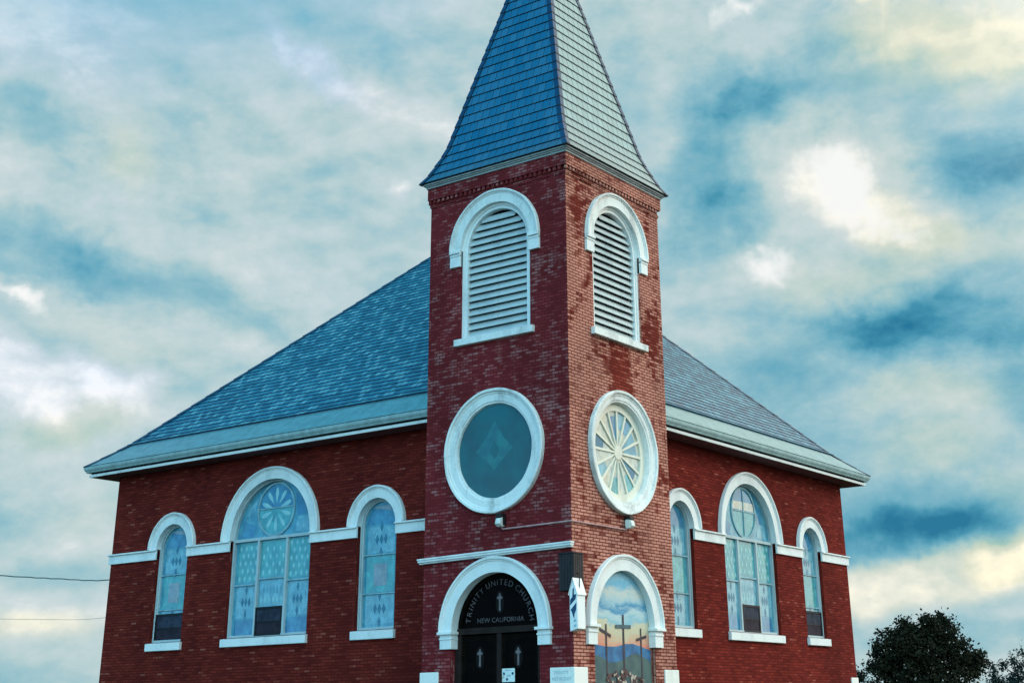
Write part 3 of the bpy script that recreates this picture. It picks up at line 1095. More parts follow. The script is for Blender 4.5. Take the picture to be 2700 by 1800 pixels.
def big_window(F, cu, vertical):
    hw, zb = 1.355, Z_SILL1 + .01
    fr = MB()
    W0, W1 = -.17, -.085
    ft = .05
    fr.box(F, cu - hw, cu - hw + ft, zb, SPR, W0, W1, 'frame')
    fr.box(F, cu + hw - ft, cu + hw, zb, SPR, W0, W1, 'frame')
    fr.box(F, cu - hw + ft, cu + hw - ft, zb, zb + .05, W0, W1 - .003, 'frame')
    fr.sweep(F, cu, SPR, [(hw - ft, W0), (hw - ft, W1), (hw, W1), (hw, W0)], 'frame', n=44)
    fr.box(F, cu - hw + ft, cu + hw - ft, 5.585, 5.655, W0, W1 - .006, 'frame')
    for du in (-.48, .48):
        fr.box(F, cu + du - .034, cu + du + .034, zb + .05, 5.585, W0, W1 - .01, 'frame')
    rails = ((-1, 4.59), (0, 4.70), (1, 4.62))
    for i, zq in rails:
        a, b_ = cu + i * .86 - (.40 if i else .43), cu + i * .86 + (.40 if i else .43)
        a, b_ = max(a, cu - hw + ft), min(b_, cu + hw - ft)
        fr.box(F, a, b_, zq - .02, zq + .02, W0, W1 - .04, 'lead')
    w = fr.build('arched_window', church, bevel=.004)
    pn = MB()
    wp = -.165
    pn.flat(F, arch_outline(cu, hw - .03, zb, SPR, 40), wp, 'g_mid')
    # three lights: dotted leaf glass above, pale lozenge glass below
    for i in (-1, 0, 1):
        c_ = cu + i * .86
        hl = .43 if i == 0 else .355
        lo = dict(rails)[i]
        pn.flat(F, rect(c_ - hl, c_ + hl, lo + .05, 5.56), wp + .004, 'g_teal')
        cols = 4
        for a in range(cols):
            for b_ in range(5):
                uu = c_ - hl + (a + .5 + (.5 if b_ % 2 else 0)) * 2 * hl / cols
                if uu > c_ + hl - .06:
                    continue
                zz_ = lo + .14 + b_ * .175
                if zz_ > 5.48:
                    continue
                pn.flat(F, [(uu, zz_ - .068), (uu + .042, zz_), (uu + .022, zz_ + .05), (uu, zz_ + .072), (uu - .022, zz_ + .05), (uu - .042, zz_)], wp + .008, 'g_dot')
        if i:
            pn.flat(F, rect(c_ - hl, c_ + hl, 3.84, lo - .04), wp + .004, 'g_pale')
            five_diamonds(pn, F, c_, 4.20, wp + .008, .85)
            pn.flat(F, rect(c_ - hl, c_ + hl, zb + .06, 3.80), wp + .004, 'g_blue')
        else:
            pn.flat(F, rect(c_ - hl, c_ + hl, zb + .06, lo - .04), wp + .004, 'g_pale')
            for k in range(6):
                diamond(pn, F, c_ - .34 + k * .136, 4.22, .045, .11, wp + .008, 'g_dot')
                diamond(pn, F, c_ - .272 + k * .113, 4.44, .035, .10, wp + .008, 'g_mid')
    # fan light with the rose
    cz = SPR + .655
    pn.flat(F, [(cu - 1.2, SPR + .05), (cu - .72, SPR + .05), (cu - .66, SPR + .3), (cu - 1.08, SPR + .46)], wp + .004, 'g_blue')
    pn.flat(F, [(cu + .70, SPR + .62), (cu + .62, SPR + .98), (cu + .88, SPR + .80), (cu + 1.12, SPR + .45), (cu + .72, SPR + .45)], wp + .004, 'g_blue')
    pn.flat(F, [(cu + .66, SPR + .10), (cu + 1.18, SPR + .06), (cu + 1.10, SPR + .43), (cu + .74, SPR + .43)], wp + .004, 'g_pale')
    pn.flat(F, [(cu - .74, SPR + .66), (cu - .62, SPR + 1.0), (cu - .98, SPR + .70), (cu - 1.06, SPR + .52)], wp + .004, 'g_pale')
    pn.flat(F, circle(cu, cz, .60, 40), wp + .006, 'g_teal')
    up_ = [(cu + .56 * math.cos(a), cz + .04 + .54 * math.sin(a)) for a in [math.pi * i / 20 for i in range(21)]]
    pn.flat(F, up_, wp + .008, 'g_blue')
    if not vertical:
        for k in range(10):
            a = math.pi * (k + .5) / 5 + .0
            ca, sa = math.cos(a), math.sin(a)
            pet = [(.14, 0), (.36, -.055), (.47, -.045), (.52, 0), (.47, .045), (.36, .055)]
            pn.flat(F, [(cu + r_ * ca - t_ * sa, cz + r_ * sa + t_ * ca) for r_, t_ in pet], wp + .012, 'g_dot')
    else:
        pn.flat(F, rect(cu - .55, cu + .55, cz + .06, cz + .26), wp + .012, 'g_cream')
    pn.build('pane', w, weld=False)
    tr_ = MB()
    tr_.sweep(F, cu, cz, [(.585, W0), (.585, W1 - .05), (.635, W1 - .05), (.635, W0)], 'lead', 0, 2 * math.pi, 48)
    tr_.box(F, cu - .58, cu + .58, cz + .015, cz + .045, W0, W1 - .055, 'lead')
    if vertical:
        tr_.box(F, cu - .017, cu + .017, SPR + .03, SPR + 1.23, W0, W1 - .052, 'lead')
    tr_.build('rose_tracery', w)
    arch_trim('arch_trim', F, cu, SPR, hw, 1.634, w, 56)
    sill(F, cu, 1.405, Z_SILL0, Z_SILL1, w)
    screen(F, cu - .44, cu + .44, zb + .015, 4.06, -.105, w)
    return w


for i, (c_, h) in enumerate(LW):
    if h > 1:
        big_window(WL_, c_, False)
    else:
        small_window(WL_, c_, i == 0)
for i, (c_, h) in enumerate(RW):
    if h > 1:
        big_window(WR_, c_, True)
    else:
        small_window(WR_, c_, i == 2, False)


# ---- belfry louvres
def louvre(F, cu):
    ro, zb, zs = .93, 9.086, Z_LS
    fr = MB()
    fr.sweep(F, cu, zs, [(.80, -.22), (.80, -.07), (.86, -.07), (.87, -.045), (ro, -.045), (ro, -.22)], 'white', n=40)
    for s_ in (-1, 1):
        a, b_ = sorted((cu + s_ * .80, cu + s_ * .865))
        fr.box(F, a, b_, zb, zs, -.22, -.07, 'white')
        a, b_ = sorted((cu + s_ * .866, cu + s_ * ro))
        fr.box(F, a, b_, zb, zs, -.22, -.045, 'white')
    fr.flat(F, arch_outline(cu, .9, zb, zs), -.30, 'void')
    w = fr.build('belfry_window', church)
    sl_ = MB()
    z = zb + .03
    while z < zs + .74:
        zc = z + .09
        half = .80 if zc < zs else math.sqrt(max(.80 ** 2 - (zc - zs) ** 2, .01))
        if half > .2:
            h2 = half - .004
            # sloping board: inner edge high, outer edge low
            for (du0, du1) in ((-h2, -.004), (.004, h2)):
                P = lambda u, zz_, ww: F(cu + u, zz_, ww)
                a = [(z, -.105), (z + .010, -.095), (z + .157, -.182), (z + .139, -.190)]
                A = [P(du0, *q) for q in a]
                B_ = [P(du1, *q) for q in a]
                for k in range(4):
                    k2 = (k + 1) % 4
                    sl_.poly([A[k], B_[k], B_[k2], A[k2]], 'louvre')
                sl_.poly(A[::-1], 'louvre')
                sl_.poly(B_, 'louvre')
        z += .157
    sl_.build('louvre_slats', w, weld=False)
    tr_ = arch_trim('arch_trim', F, cu, zs, .93, 1.208, w, 48, 'white_worn')
    for s_ in (-1, 1):
        im = MB()
        a, b_ = sorted((cu + s_ * .93, cu + s_ * 1.205))
        im.box(F, a - .0, b_, zs - .06, zs - .002, -.09, .098, 'white')
        im.box(F, a, b_ - (.01 if s_ > 0 else -.01) * 0, 10.704, zs - .062, -.09, .060, 'white')
        im.box(F, a, b_, zs - .12, zs - .085, -.085, .074, 'white')
        im.build('impost', w, bevel=.006)
    sill(F, cu, 1.043, 8.923, 9.086, w, 'white_worn', .10)


louvre(TL_, LC_L)
louvre(TR_, LC_R)


# ---- round windows
def round_frame(F, cu, ri=.945, mat='white_worn'):
    mb = MB()
    ro = 1.262
    mb.sweep(F, cu, Z_R, [(ri, -.16), (ri, -.02), (ri + .015, .02), (ri + .05, .025), (ri + .06, .040), (ro - .115, .045), (ro - .10, .06), (ro - .07, .06),
                          (ro - .055, .10), (ro - .012, .105), (ro, .09), (ro, -.02)], mat, 0, 2 * math.pi, 80,
             wob=lambda a: .005 * math.sin(11 * a) * math.sin(4 * a + 1))
    return mb.build('round_window', church, smooth=True)


w = round_frame(TL_, LC_L)
pn = MB()
pn.flat(TL_, circle(LC_L, Z_R, .97), -.03, 'g_round')
c_ = LC_L - .02
star = []
for i in range(8):
    a = math.pi * i / 4 + math.pi / 2
    r_ = (.60, .33, .48, .30, .42, .30, .48, .33)[i]
    star.append((c_ + r_ * math.cos(a), Z_R + .02 + r_ * math.sin(a)))
pn.flat(TL_, star, -.027, 'g_star')
pn.flat(TL_, [(c_, Z_R + .20), (c_ + .13, Z_R + .02), (c_, Z_R - .17), (c_ - .13, Z_R + .02)], -.024, 'g_round')
pn.build('pane', w, weld=False)
w = round_frame(TR_, LC_R, 1.01)
pn = MB()
pn.flat(TR_, circle(LC_R, Z_R, 1.04), -.14, 'g_cream')
dk_ = {1: 'g_mid', 2: 'g_blue', 0: 'g_mid', 14: 'g_dark', 7: 'g_dark', 9: 'g_pale', 11: 'g_teal', 13: 'g_teal', 3: 'g_pale', 4: 'g_blue'}
for k, mt in dk_.items():
    a0, a1 = 2 * math.pi * k / 16 + .05, 2 * math.pi * (k + 1) / 16 - .05
    r0, r1 = (.26, .76) if k in (0, 1, 14, 4) else (.52, .85)
    pn.flat(TR_, [(LC_R + r_ * math.cos(a), Z_R + r_ * math.sin(a)) for r_, a in ((r0, a0), (r1, a0), (r1, (a0 + a1) / 2), (r1, a1), (r0, a1))], -.135, mt)
pn.build('pane', w, weld=False)
tr_ = MB()
for k in range(16):
    a = 2 * math.pi * k / 16
    ca, sa = math.cos(a), math.sin(a)
    pts = [(LC_R + r_ * ca - t_ * sa, Z_R + r_ * sa + t_ * ca) for r_, t_ in ((.10, -.018), (.90, -.026), (.90, .026), (.10, .018))]
    tr_.slab(TR_, pts, -.14, -.105 - .0006 * k, 'tracery')
tr_.slab(TR_, circle(LC_R, Z_R, .14, 24), -.14, -.098, 'tracery')
tr_.sweep(TR_, LC_R, Z_R, [(.86, -.14), (.86, -.10), (1.03, -.094), (1.03, -.14)], 'tracery', 0, 2 * math.pi, 56)
tr_.build('wheel_tracery', w)


# ---- doorway
def street_arch(F, cu, zs, r0, r1, zb, parent):
    tr_ = arch_trim('arch_trim', F, cu, zs, r0, r1, parent, 56, 'white', .012)
    for s_ in (-1, 1):
        im = MB()
        a, b_ = sorted((cu + s_ * (r0 - .015), cu + s_ * (r1 - .01)))
        im.box(F, a - .03, b_ + .03, zs - .055, zs - .002, -.19, .125, 'white')
        im.box(F, a, b_, zb, zs - .057, -.18, .062, 'white')
        im.box(F, a - .008, b_ + .008, zs - .15, zs - .115, -.17, .080, 'white')
        im.build('impost', parent, bevel=.006)
    so = MB()
    so.sweep(F, cu, zs, [(r0 - .008, -.185), (r0 - .008, -.09), (r0 + .03, -.09), (r0 + .03, -.185)], 'white', n=40)
    so.build('arch_soffit', parent, smooth=True)


DC, DZ = -1.87, 3.18
WD = -.20
dr_ = MB()
dr_.box(TL_, DC - 1.09, DC - .94, .3, 3.12, WD - .1, WD + .06, 'door_frame')
dr_.box(TL_, DC + .94, DC + 1.09, .3, 3.12, WD - .1, WD + .06, 'door_frame')
dr_.box(TL_, DC - 1.09, DC + 1.09, 3.122, 3.235, WD - .1, WD + .075, 'door_frame')
dr_.box(TL_, DC - .055, DC + .055, .3, 3.121, WD - .1, WD + .05, 'door_frame')
dr_.sweep(TL_, DC, DZ, [(.95, WD - .08), (.95, WD + .05), (1.085, WD + .05), (1.085, WD - .08)], 'door', .06, math.pi - .06, 40)
door = dr_.build('doorway', church)
ty = MB()
ty.flat(TL_, [(DC + .98 * math.cos(a), DZ + .98 * math.sin(a)) for a in [math.pi * i / 40 for i in range(41)]], WD, 'door_glass')


def painted_cross(mb, F, cu, z0, z1, w):
    zc = z0 + (z1 - z0) * .74
    H = z1 - z0
    mb.flat(F, [(cu + .105 * math.cos(a), (z0 + z1) / 2 + .66 * H * math.sin(a)) for a in [2 * math.pi * i / 28 for i in range(28)]], w, 'halo')
    mb.flat(F, [(cu - .020, z0), (cu + .020, z0), (cu + .024, zc - .04), (cu + .018, z1), (cu - .018, z1), (cu - .024, zc - .04)], w + .003, 'cross')
    mb.flat(F, [(cu - .075, zc), (cu - .03, zc - .03), (cu + .03, zc - .03), (cu + .075, zc), (cu + .03, zc + .04), (cu - .03, zc + .04)], w + .006, 'cross')


painted_cross(ty, TL_, -1.885, 3.535, 3.86, WD + .004)
ty.build('transom_glass', door, weld=False)
lt = MB()
word = 'TRINITY UNITED CHURCH'
wid = {'I': .55, ' ': .42, 'N': 1.12, 'U': 1.08, 'D': 1.08, 'H': 1.1, 'R': 1.02, 'C': 1.02, 'T': .95, 'E': .92, 'Y': .95}
tot_w = sum(wid[c_] for c_ in word)
ang0, ang1 = R(177), R(2)
acc = 0
for ch in word:
    mid = acc + wid[ch] / 2
    acc += wid[ch]
    a = ang0 + (ang1 - ang0) * mid / tot_w
    if ch != ' ':
        text_into(lt, TL_, ch, .165, -1.885 + .735 * math.cos(a), 3.275 + .745 * math.sin(a), WD + .008, 'letter', 'CENTER', a - math.pi / 2)
text_into(lt, TL_, 'NEW CALIFORNIA', .125, -1.865, 3.325, WD + .008, 'letter', 'CENTER', 0, .004, 1.12)
lt.build('lettering', door, weld=False)
for s_ in (-1, 1):
    lf = MB()
    a, b_ = sorted((DC + s_ * .06, DC + s_ * .935))
    lf.box(TL_, a, b_, .32, 3.10, WD - .06, WD, 'door')
    # raised stiles and rails round a glazed panel
    lf.box(TL_, a + .01, a + .10, .34, 3.09, WD, WD + .02, 'door')
    lf.box(TL_, b_ - .10, b_ - .01, .34, 3.09, WD, WD + .02, 'door')
    lf.box(TL_, a + .10, b_ - .10, 2.99, 3.09, WD, WD + .018, 'door')
    lf.box(TL_, a + .10, b_ - .10, 1.15, 1.30, WD, WD + .018, 'door')
    lf.flat(TL_, rect(a + .10, b_ - .10, 1.30, 2.99), WD + .004, 'door_glass')
    painted_cross(lf, TL_, DC + (-.50 if s_ < 0 else .44), 2.52, 2.84, WD + .009)
    leaf = lf.build('door_leaf', door, weld=False)
    if s_ > 0:
        kb = MB()
        kb.tube([TL_(DC + .10, 2.33, WD + .005), TL_(DC + .10, 2.33, WD + .06)], .018, 'lamp_white', 8)
        kb.build('handle', leaf)
street_arch(TL_, -1.845, DZ, 1.07, 1.362, 2.855, door)
stp = MB()
stp.box(TL_, DC - 1.2, DC + 1.2, 0, .30, -.22, .35, 'concrete')
stp.box(TL_, DC - 1.4, DC + 1.4, 0, .15, .352, .72, 'concrete')
stp.build('door_step', church, bevel=.01)
niche = MB()
niche.sweep(TR_, 1.79, 3.22, [(1.05, -.14), (1.05, -.085), (1.089, -.085), (1.089, -.14)], 'white', n=40)
niche = niche.build('niche_edge', church)
street_arch(TR_, 1.765, 3.22, 1.055, 1.356, 2.850, niche)

# ---- drip moulding over the door (slightly out of level)
dm = MB()
tilt = lambda u: (u + 1.87) * .020
F_ = lambda u, z, w: TL_(u, z + tilt(u), w)
dm.box(F_, -TW - .06, .035, 4.545, 4.575, -.0, .085, 'white')
dm.box(F_, -TW - .075, .050, 4.576, 4.618, -.0, .120, 'white')
dm.box(F_, -TW - .085, .062, 4.619, 4.652, -.0, .135, 'white')
dm.build('drip_moulding', church, bevel=.005)

# ---- painted corner stones and foundation
st = MB()
st.box(TL_, -.53, .03, 1.95, 2.445, -.42, .03, 'stone')
st.build('corner_stone', church, bevel=.012)
lt = MB()
text_into(lt, TL_, 'TRINITY', .088, -.275, 2.325, .03, 'sign_blue', 'CENTER', 0, .003, 1.05)
text_into(lt, TL_, 'METHODIST', .088, -.26, 2.215, .03, 'sign_blue', 'CENTER', 0, .003, .92)
cs_letter = plain_mat('faded_lettering', lin(.26, .42, .48), .7)
M['faded'] = cs_letter
lt.mats = ['faded']
lt.build('lettering', [o for o in church.children if o.name == 'corner_stone'][0], weld=False)
for F, a, b_, d in ((TL_, -TW - .03, -3.256, .42), (TR_, 3.19, TW + .03, .42)):
    st = MB()
    st.box(F, a, b_, 1.95, 2.440, -d, .03, 'stone')
    st.build('quoin_stone', church, bevel=.012)
st = MB()
st.box(WR_, BY1 - .40, BY1 + .03, 1.95, 2.44, -.42, .03, 'stone')
st.build('quoin_stone', church, bevel=.012)
fd = MB()
fd.ring((BX0, DY, DX, BY1), [(.07, 0), (.07, 1.15), (.0, 1.2)], 'concrete')
fd.build('foundation', church)

# ------------------------------------------------------------------ things fixed to the tower
mu = MB()
MW = -.09
DUM = -.092
mu.flat(TR_, arch_outline(1.79, 1.07, 1.05, 3.22, 40), MW, 'mu_sky')
hill = [(1.0, 2.86), (1.3, 2.835), (1.68, 2.845), (2.0, 2.90), (2.28, 2.91), (2.6, 2.86), (2.96, 2.81)]
mu.flat(TR_, [(.74, 1.3)] + [(2.84, 1.3), (2.84, 2.80)] + [(u + DUM, z) for u, z in hill[::-1][1:]] + [(.74, 2.86)], MW + .003, 'mu_hill')
gr = [(1.0, 2.665), (1.2, 2.63), (1.37, 2.55), (1.65, 2.555), (1.9, 2.60), (2.15, 2.70), (2.36, 2.74), (2.55, 2.70), (2.8, 2.62)]
mu.flat(TR_, [(.74, 1.2), (2.845, 1.2), (2.845, 2.58)] + [(u + DUM, z) for u, z in gr[::-1]] + [(.74, 2.69)], MW + .006, 'mu_green')


def painted_post(u, zb, zt_, hw, arm, mat, mat2):
    mu.flat(TR_, [(u + DUM - hw, zb), (u + DUM + hw, zb), (u + DUM + hw, zt_), (u + DUM - hw, zt_)], MW + .010, mat)
    (ua, za), (ub, zb_) = arm
    mu.flat(TR_, [(ua + DUM, za - hw * 1.15), (ub + DUM, zb_ - hw * 1.15), (ub + DUM, zb_ + hw * 1.15), (ua + DUM, za + hw * 1.15)], MW + .013, mat2)


painted_post(1.32, 2.2, 3.25, .025, ((1.09, 3.15), (1.48, 3.03)), 'mu_cross', 'mu_cross')
painted_post(1.935, 2.2, 3.44, .030, ((1.645, 3.215), (2.205, 3.225)), 'mu_cross', 'mu_cross2')
painted_post(2.575, 2.2, 3.21, .024, ((2.40, 2.985), (2.77, 3.06)), 'mu_cross', 'mu_cross')
rr = random.Random(4)
for k in range(190):
    u = 1.25 + rr.random() * 1.35
    top = 2.44 - abs(u - 1.85) ** 2 * .30
    z = 1.9 + rr.random() * (top - 1.93)
    a = .022 + rr.random() * .042
    n_ = 7
    mu.flat(TR_, [(u + DUM + a * (.75 + .4 * rr.random()) * math.cos(2 * math.pi * i / n_), z + a * .9 * (.7 + .5 * rr.random()) * math.sin(2 * math.pi * i / n_)) for i in range(n_)],
            MW + .015 + k * .0001, 'mu_rock' if rr.random() < .6 else 'mu_rock2')
tag(mu.build('mural', weld=False), 'painted panel of three crosses on a hill under clouds in the tower arch niche', 'mural')

# the notice on the door
nb = MB()
nb.box(TL_, -1.812, -1.505, 2.225, 2.468, WD + .0215, WD + .0265, 'paper')
for cu_, cz_ in ((-1.765, 2.375), (-1.555, 2.375), (-1.69, 2.272)):
    nb.flat(TL_, circle(cu_, cz_, .026, 12), WD + .029, 'sign_blue')
for zz_, a, b_ in ((2.432, -1.74, -1.58), (2.345, -1.70, -1.60), (2.325, -1.70, -1.60)):
    nb.flat(TL_, rect(a, b_, zz_, zz_ + .009), WD + .029, 'lead')
tag(nb.build('notice', weld=False), 'white paper notice with dark blue spots taped to the right black door leaf', 'notice')


# flood lights and their conduit
def flood(F, u, sgn, lab):
    e_ = empty('floodlight', F(u, 5.20, 0))
    tag(e_, lab, 'floodlight', 'floodlights under the round tower windows')
    def lo(Fn):
        o_ = Fn(u, 5.20, 0)
        return lambda a, z, w: Fn(u + a, 5.20 + z, w) - o_
    L_ = lo(F)
    mb = MB()
    pts = lambda z, w0, w1: [L_(-.062, z, w0), L_(.062, z, w0), L_(.062, z, w1), L_(-.062, z, w1)]
    lv = [pts(-.105, .03, .13), pts(-.06, .02, .19), pts(.045, .02, .16), pts(.07, .03, .10)]
    for a, b_ in zip(lv, lv[1:]):
        for k in range(4):
            k2 = (k + 1) % 4
            mb.poly([a[k], a[k2], b_[k2], b_[k]], 'lamp_white')
    mb.poly(lv[0][::-1], 'lamp_white')
    mb.poly(lv[-1], 'lamp_white')
    mb.build('housing', e_, bevel=.006)
    mb = MB()
    mb.box(L_, -.07, .07, .072, .135, .004, .15, 'black')
    mb.box(L_, .066, .078, -.08, .07, .004, .10, 'black')
    mb.build('hood', e_, bevel=.004)


flood(TL_, -1.655, 1, 'white box floodlight under the dark teal round window above the church door')
flood(TR_, 1.935, -1, 'white box floodlight under the spoked round window above the mural')
cd = MB()
cd.tube([TL_(-1.655, 5.10, .03), TL_(-1.655, 5.062, .03), TL_(-1.63, 5.048, .03), TL_(-.9, 5.058, .03), TL_(.03, 5.072, .03), TR_(-.03, 5.072, .03), TR_(.03, 5.072, .03), TR_(1.1, 5.072, .03), TR_(1.9, 5.072, .03), TR_(1.935, 5.086, .03), TR_(1.935, 5.11, .03)], .017, 'conduit', 8)
tag(cd.build('conduit', smooth=True), 'thin painted electrical conduit running round the tower corner between two floodlights', 'conduit')

# dark corner housing and the white gabled sign beside it
bx = MB()
bx.box(TL_, -.245, .085, 3.80, 4.46, -.245, .085, 'black_wood')
for k in range(5):
    bx.box(TL_, -.245 + .066 * k + .004, -.245 + .066 * (k + 1) - .004, 3.795, 4.45, .086, .094, 'black_wood')
    bx.box(TR_, -.085 + .066 * k + .004, -.085 + .066 * (k + 1) - .004, 3.795, 4.45, .086, .094, 'black_wood')
bx.box(TL_, -.255, .100, 4.462, 4.49, -.255, .100, 'black_wood')
hb = bx.build('bracket_box', bevel=.004)
tag(hb, 'dark stained wooden box boarded round the tower corner above the white sign', 'box')
sg = empty('hanging_sign', (.098, 0.008, 3.05))
tag(sg, 'narrow white gabled sign with blue emblem hanging at the tower corner', 'sign')
OFF = Vector((.098, .008, 3.05))
SX0, SX1, SY0, SY1, ZB, ZE, ZA = .012, .186, -.120, .136, 3.075, 3.745, 3.985
Ls = lambda u, z, w: Vector((u, SY0 - w, z)) - OFF
mb = MB()
pent = [(SX0, ZB - .015), (SX1, ZB + .03), (SX1, ZE), ((SX0 + SX1) / 2, ZA), (SX0, ZE)]
mb.slab(Ls, pent, -(SY1 - SY0), 0, 'sign_white')
mb.flat(lambda u, z, w: Vector((u, SY1 + w, z)) - OFF, pent, 0, 'sign_white')
mb.build('board', sg, bevel=.003)
mb = MB()
xm = (SX0 + SX1) / 2
for s_ in (-1, 1):        # little roof boards
    q = [(xm, ZA + .012), (xm + s_ * (.087 + .02), ZE - .045), (xm + s_ * (.087 + .02), ZE - .028), (xm, ZA + .030)]
    A = [Vector((u, SY0 - .02, z)) - OFF for u, z in q]
    B_ = [Vector((u, SY1 + .02, z)) - OFF for u, z in q]
    for k in range(4):
        k2 = (k + 1) % 4
        mb.poly([A[k], A[k2], B_[k2], B_[k]] if s_ > 0 else [A[k2], A[k], B_[k], B_[k2]], 'sign_white')
    mb.poly(A, 'sign_white')
    mb.poly(B_[::-1], 'sign_white')
mb.build('gable_roof', sg)
mb = MB()
mb.flat(Ls, [(.075, 3.66), (.115, 3.69), (.118, 3.84), (.085, 3.80)], .004, 'sign_blue')
mb.flat(Ls, [(.022, 3.52), (.150, 3.63), (.168, 3.72), (.105, 3.70), (.028, 3.62)], .004, 'sign_blue')
mb.flat(Ls, [(.034, 3.44), (.168, 3.57), (.160, 3.44), (.120, 3.36), (.110, 3.28), (.085, 3.33), (.060, 3.40)], .004, 'sign_blue')
for zz_ in (3.22, 3.13):
    mb.flat(Ls, [(.10, zz_), (.155, zz_ + .02), (.155, zz_ + .055), (.10, zz_ + .035)], .004, 'faded')
mb.build('emblem', sg, weld=False)
mb = MB()
mb.tube([Vector((.160, .00, 3.72)) - OFF, Vector((.160, .0, 4.10)) - OFF, Vector((.09, .0, 4.10)) - OFF], .010, 'black', 6)
mb.build('hanger_rod', sg)

# ------------------------------------------------------------------ overhead wires beyond the church
for lab, pts, rad in (('dark twisted overhead cable, the upper and thicker of the two beside the church', [(-66, -9.6, 9.9), (-54, 8.2, 8.72), (-47.74, 18.0, 8.30), (-45.69, 21.06, 8.16), (-44.26, 23.01, 8.13), (-34, 19.8, 7.75), (-15.40, 13.5, 7.25)], .027),
                      ('faint thin overhead wire, the lower of the two beside the church', [(-66, -9.6, 7.6), (-54, 8.2, 6.5), (-47.6, 18.2, 6.28), (-46.07, 20.5, 6.25), (-44.31, 22.9, 6.33), (-34, 19.6, 6.40), (-15.40, 13.0, 6.70)], .008)):
    wv = MB()
    # smooth the run with a Catmull-Rom pass
    P = [Vector(q) for q in pts]
    run = []
    for i in range(len(P) - 1):
        p0, p1, p2, p3 = P[max(i - 1, 0)], P[i], P[i + 1], P[min(i + 2, len(P) - 1)]
        for k in range(10):
            t_ = k / 10
            run.append(.5 * ((2 * p1) + (p2 - p0) * t_ + (2 * p0 - 5 * p1 + 4 * p2 - p3) * t_ ** 2 + (3 * p1 - p0 - 3 * p2 + p3) * t_ ** 3))
    run.append(P[-1])
    if rad > .02:
        for i, q in enumerate(run):
            q.z += .012 * math.sin(i * 2.1)
    wv.tube(run, rad, 'wire', 5)
    tag(wv.build('overhead_wire', smooth=True), lab, 'overhead wire', 'overhead wires')


# ------------------------------------------------------------------ trees
def tree(name, base, blobs, n_leaves, size, label, leaf, limbs, seed, cat='tree', edge=1.0):
    rd = random.Random(seed)
    root = empty(name, base)
    tag(root, label, cat)
    B0 = Vector(base)
    tm = MB()
    for pts, r0, r1 in limbs:
        n_ = len(pts)
        tm.tube([Vector(q) - B0 for q in pts], [r0 + (r1 - r0) * i / (n_ - 1) for i in range(n_)], 'bark', 7)
    tm.build('trunk', root, smooth=True)
    verts, faces = [], []
    wsum = sum(b_[6] for b_ in blobs)
    for (x, y, z, rx, ry, rz, wt) in blobs:
        c0 = Vector((x, y, z)) - B0
        # each mass is made of sprays of leaves, so that its outline breaks up
        spr = max(6, int(n_leaves * wt / wsum / 26))
        for s_ in range(spr):
            d = Vector((rd.gauss(0, 1), rd.gauss(0, 1), rd.gauss(0, 1))).normalized()
            r_ = (rd.random() ** .42) * (1.0 if rd.random() > .14 * edge else 1.16)
            sc = c0 + Vector((d.x * rx * r_, d.y * ry * r_, d.z * rz * r_))
            sr = .16 + .30 * rd.random() * size / .16
            for k in range(26):
                q = sc + Vector((rd.gauss(0, 1), rd.gauss(0, 1), rd.gauss(0, .8))) * sr * .5
                L = size * (.55 + .8 * rd.random())
                a = Vector((rd.gauss(0, 1), rd.gauss(0, 1), rd.gauss(-.2, .8))).normalized()
                b_ = a.cross(Vector((rd.gauss(0, 1), rd.gauss(0, 1), rd.gauss(0, 1)))).normalized()
                k0_ = len(verts)
                verts += [q, q + a * L * .5 + b_ * L * .30, q + a * L, q + a * L * .5 - b_ * L * .30]
                faces.append((k0_, k0_ + 1, k0_ + 2, k0_ + 3))
    me = bpy.data.meshes.new('crown')
    me.from_pydata([tuple(q) for q in verts], [], faces)
    me.materials.append(M[leaf])
    o_ = bpy.data.objects.new('crown', me)
    COL.objects.link(o_)
    o_.parent = root
    return root


tree('broadleaf_tree', (-13.8, 52.3, 0),
     [(-13.9, 52.3, 4.15, 1.75, 1.9, 1.15, 2.6), (-15.1, 51.6, 4.75, 1.15, 1.3, .85, 1.4), (-13.0, 52.6, 5.35, .95, 1.1, .85, 1.3), (-14.35, 52.1, 5.3, .62, .8, .55, .8), (-13.6, 52.3, 5.2, .5, .7, .5, .5), (-12.3, 52.8, 4.3, .9, 1.1, .85, 1.0),
      (-11.6, 53.0, 3.8, .8, 1.0, .55, .9), (-15.6, 51.3, 3.7, .9, 1.2, .8, 1.1), (-13.6, 52.3, 3.0, 2.6, 2.0, .9, 2.6), (-12.75, 52.7, 6.05, .22, .3, .28, .16), (-13.5, 52.3, 5.95, .3, .3, .25, .16), (-14.5, 51.9, 5.9, .4, .3, .26, .16),
      (-11.25, 53.1, 4.2, .3, .3, .22, .12)],
     26000, .18, 'dark dense broadleaf tree with a rounded top standing right behind the church', 'leaf',
     [([(-13.8, 52.3, -.2), (-13.85, 52.3, 1.4), (-13.8, 52.3, 3.0), (-13.7, 52.4, 4.8)], .24, .05),
      ([(-13.85, 52.3, 1.6), (-14.6, 51.9, 3.0), (-15.2, 51.6, 4.6)], .12, .03), ([(-13.82, 52.3, 1.9), (-13.0, 52.6, 3.2), (-12.3, 52.9, 4.3)], .12, .03),
      ([(-13.8, 52.3, 2.6), (-13.3, 52.5, 4.2), (-12.9, 52.6, 5.6)], .09, .02)], 3)
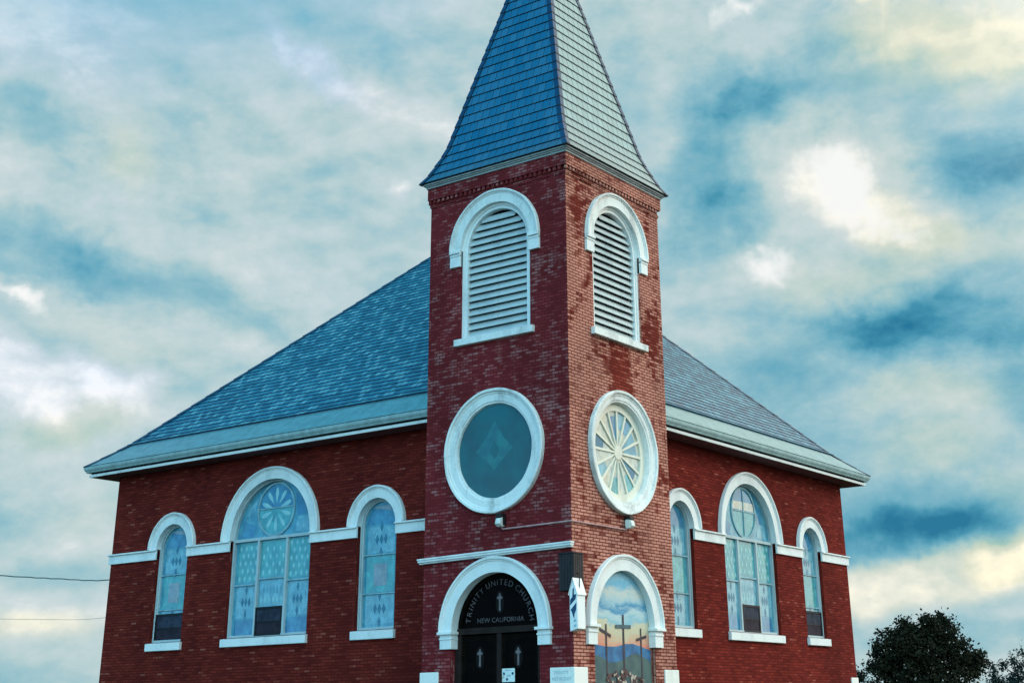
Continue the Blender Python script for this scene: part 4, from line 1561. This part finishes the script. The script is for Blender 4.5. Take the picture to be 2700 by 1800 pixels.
tree('thin_tree', (-8.9, 54.0, 0),
     [(-8.9, 54.0, 3.0, 1.0, 1.0, .75, 1.6), (-8.6, 54.1, 3.6, .8, .9, .5, .7), (-9.5, 53.7, 3.85, .5, .5, .3, .16), (-9.0, 53.9, 4.25, .45, .4, .3, .14), (-9.9, 53.6, 2.7, .7, .8, .4, .7), (-10.0, 53.5, 3.7, .25, .2, .15, .05)],
     3000, .14, 'sparse bluish tree with bare twigs at the right edge of the picture', 'leaf_far',
     [([(-8.9, 54.0, -.2), (-8.95, 54, 1.5), (-8.8, 54.0, 3.0)], .15, .05), ([(-8.9, 54, 1.8), (-9.4, 53.8, 3.2), (-9.6, 53.7, 4.0), (-9.62, 53.7, 4.3)], .06, .008),
      ([(-8.9, 54, 2.2), (-9.05, 53.9, 3.6), (-9.1, 53.9, 4.5)], .05, .006), ([(-9.2, 53.9, 2.9), (-9.9, 53.6, 3.5), (-10.2, 53.5, 3.9)], .035, .006)], 5)
tree('spruce', (-10.5, 53.4, 0),
     [(-10.5, 53.4, 2.4, .55, .55, .35, 1.0), (-10.5, 53.4, 2.85, .36, .36, .25, .6), (-10.51, 53.4, 3.2, .2, .2, .22, .35), (-10.52, 53.4, 3.5, .09, .09, .16, .12)],
     1300, .11, 'small pointed bluish spruce tip between the dark broadleaf tree and the thin tree', 'leaf_far', [([(-10.5, 53.4, -.1), (-10.5, 53.4, 2.0), (-10.5, 53.4, 3.6)], .07, .008)], 8, edge=.3)
tree('shrub', (-17.1, 50.8, 0),
     [(-17.1, 50.8, 2.4, .9, .9, .75, 1.0), (-16.9, 50.85, 3.25, .28, .4, .35, .25), (-16.3, 51.0, 2.5, .6, .8, .7, .7)],
     2600, .14, 'low dark shrub against the far corner of the church right wall', 'leaf', [([(-17.0, 50.8, -.1), (-17.05, 50.8, 1.2), (-17.0, 50.8, 2.9)], .08, .02)], 11, 'shrub')
tree('hedge_bush', (-10.6, 54.2, 0),
     [(-10.9, 54.0, 2.1, 1.3, 1.0, .62, 1.2), (-9.6, 54.4, 2.05, 1.1, .9, .6, 1.0)],
     2600, .14, 'low dark bush along the bottom edge under the small spruce tip', 'leaf', [([(-10.6, 54.2, -.1), (-10.5, 54.2, 1.0), (-10.4, 54.2, 1.9)], .07, .02)], 12, 'bush')
bpy.context.view_layer.update()
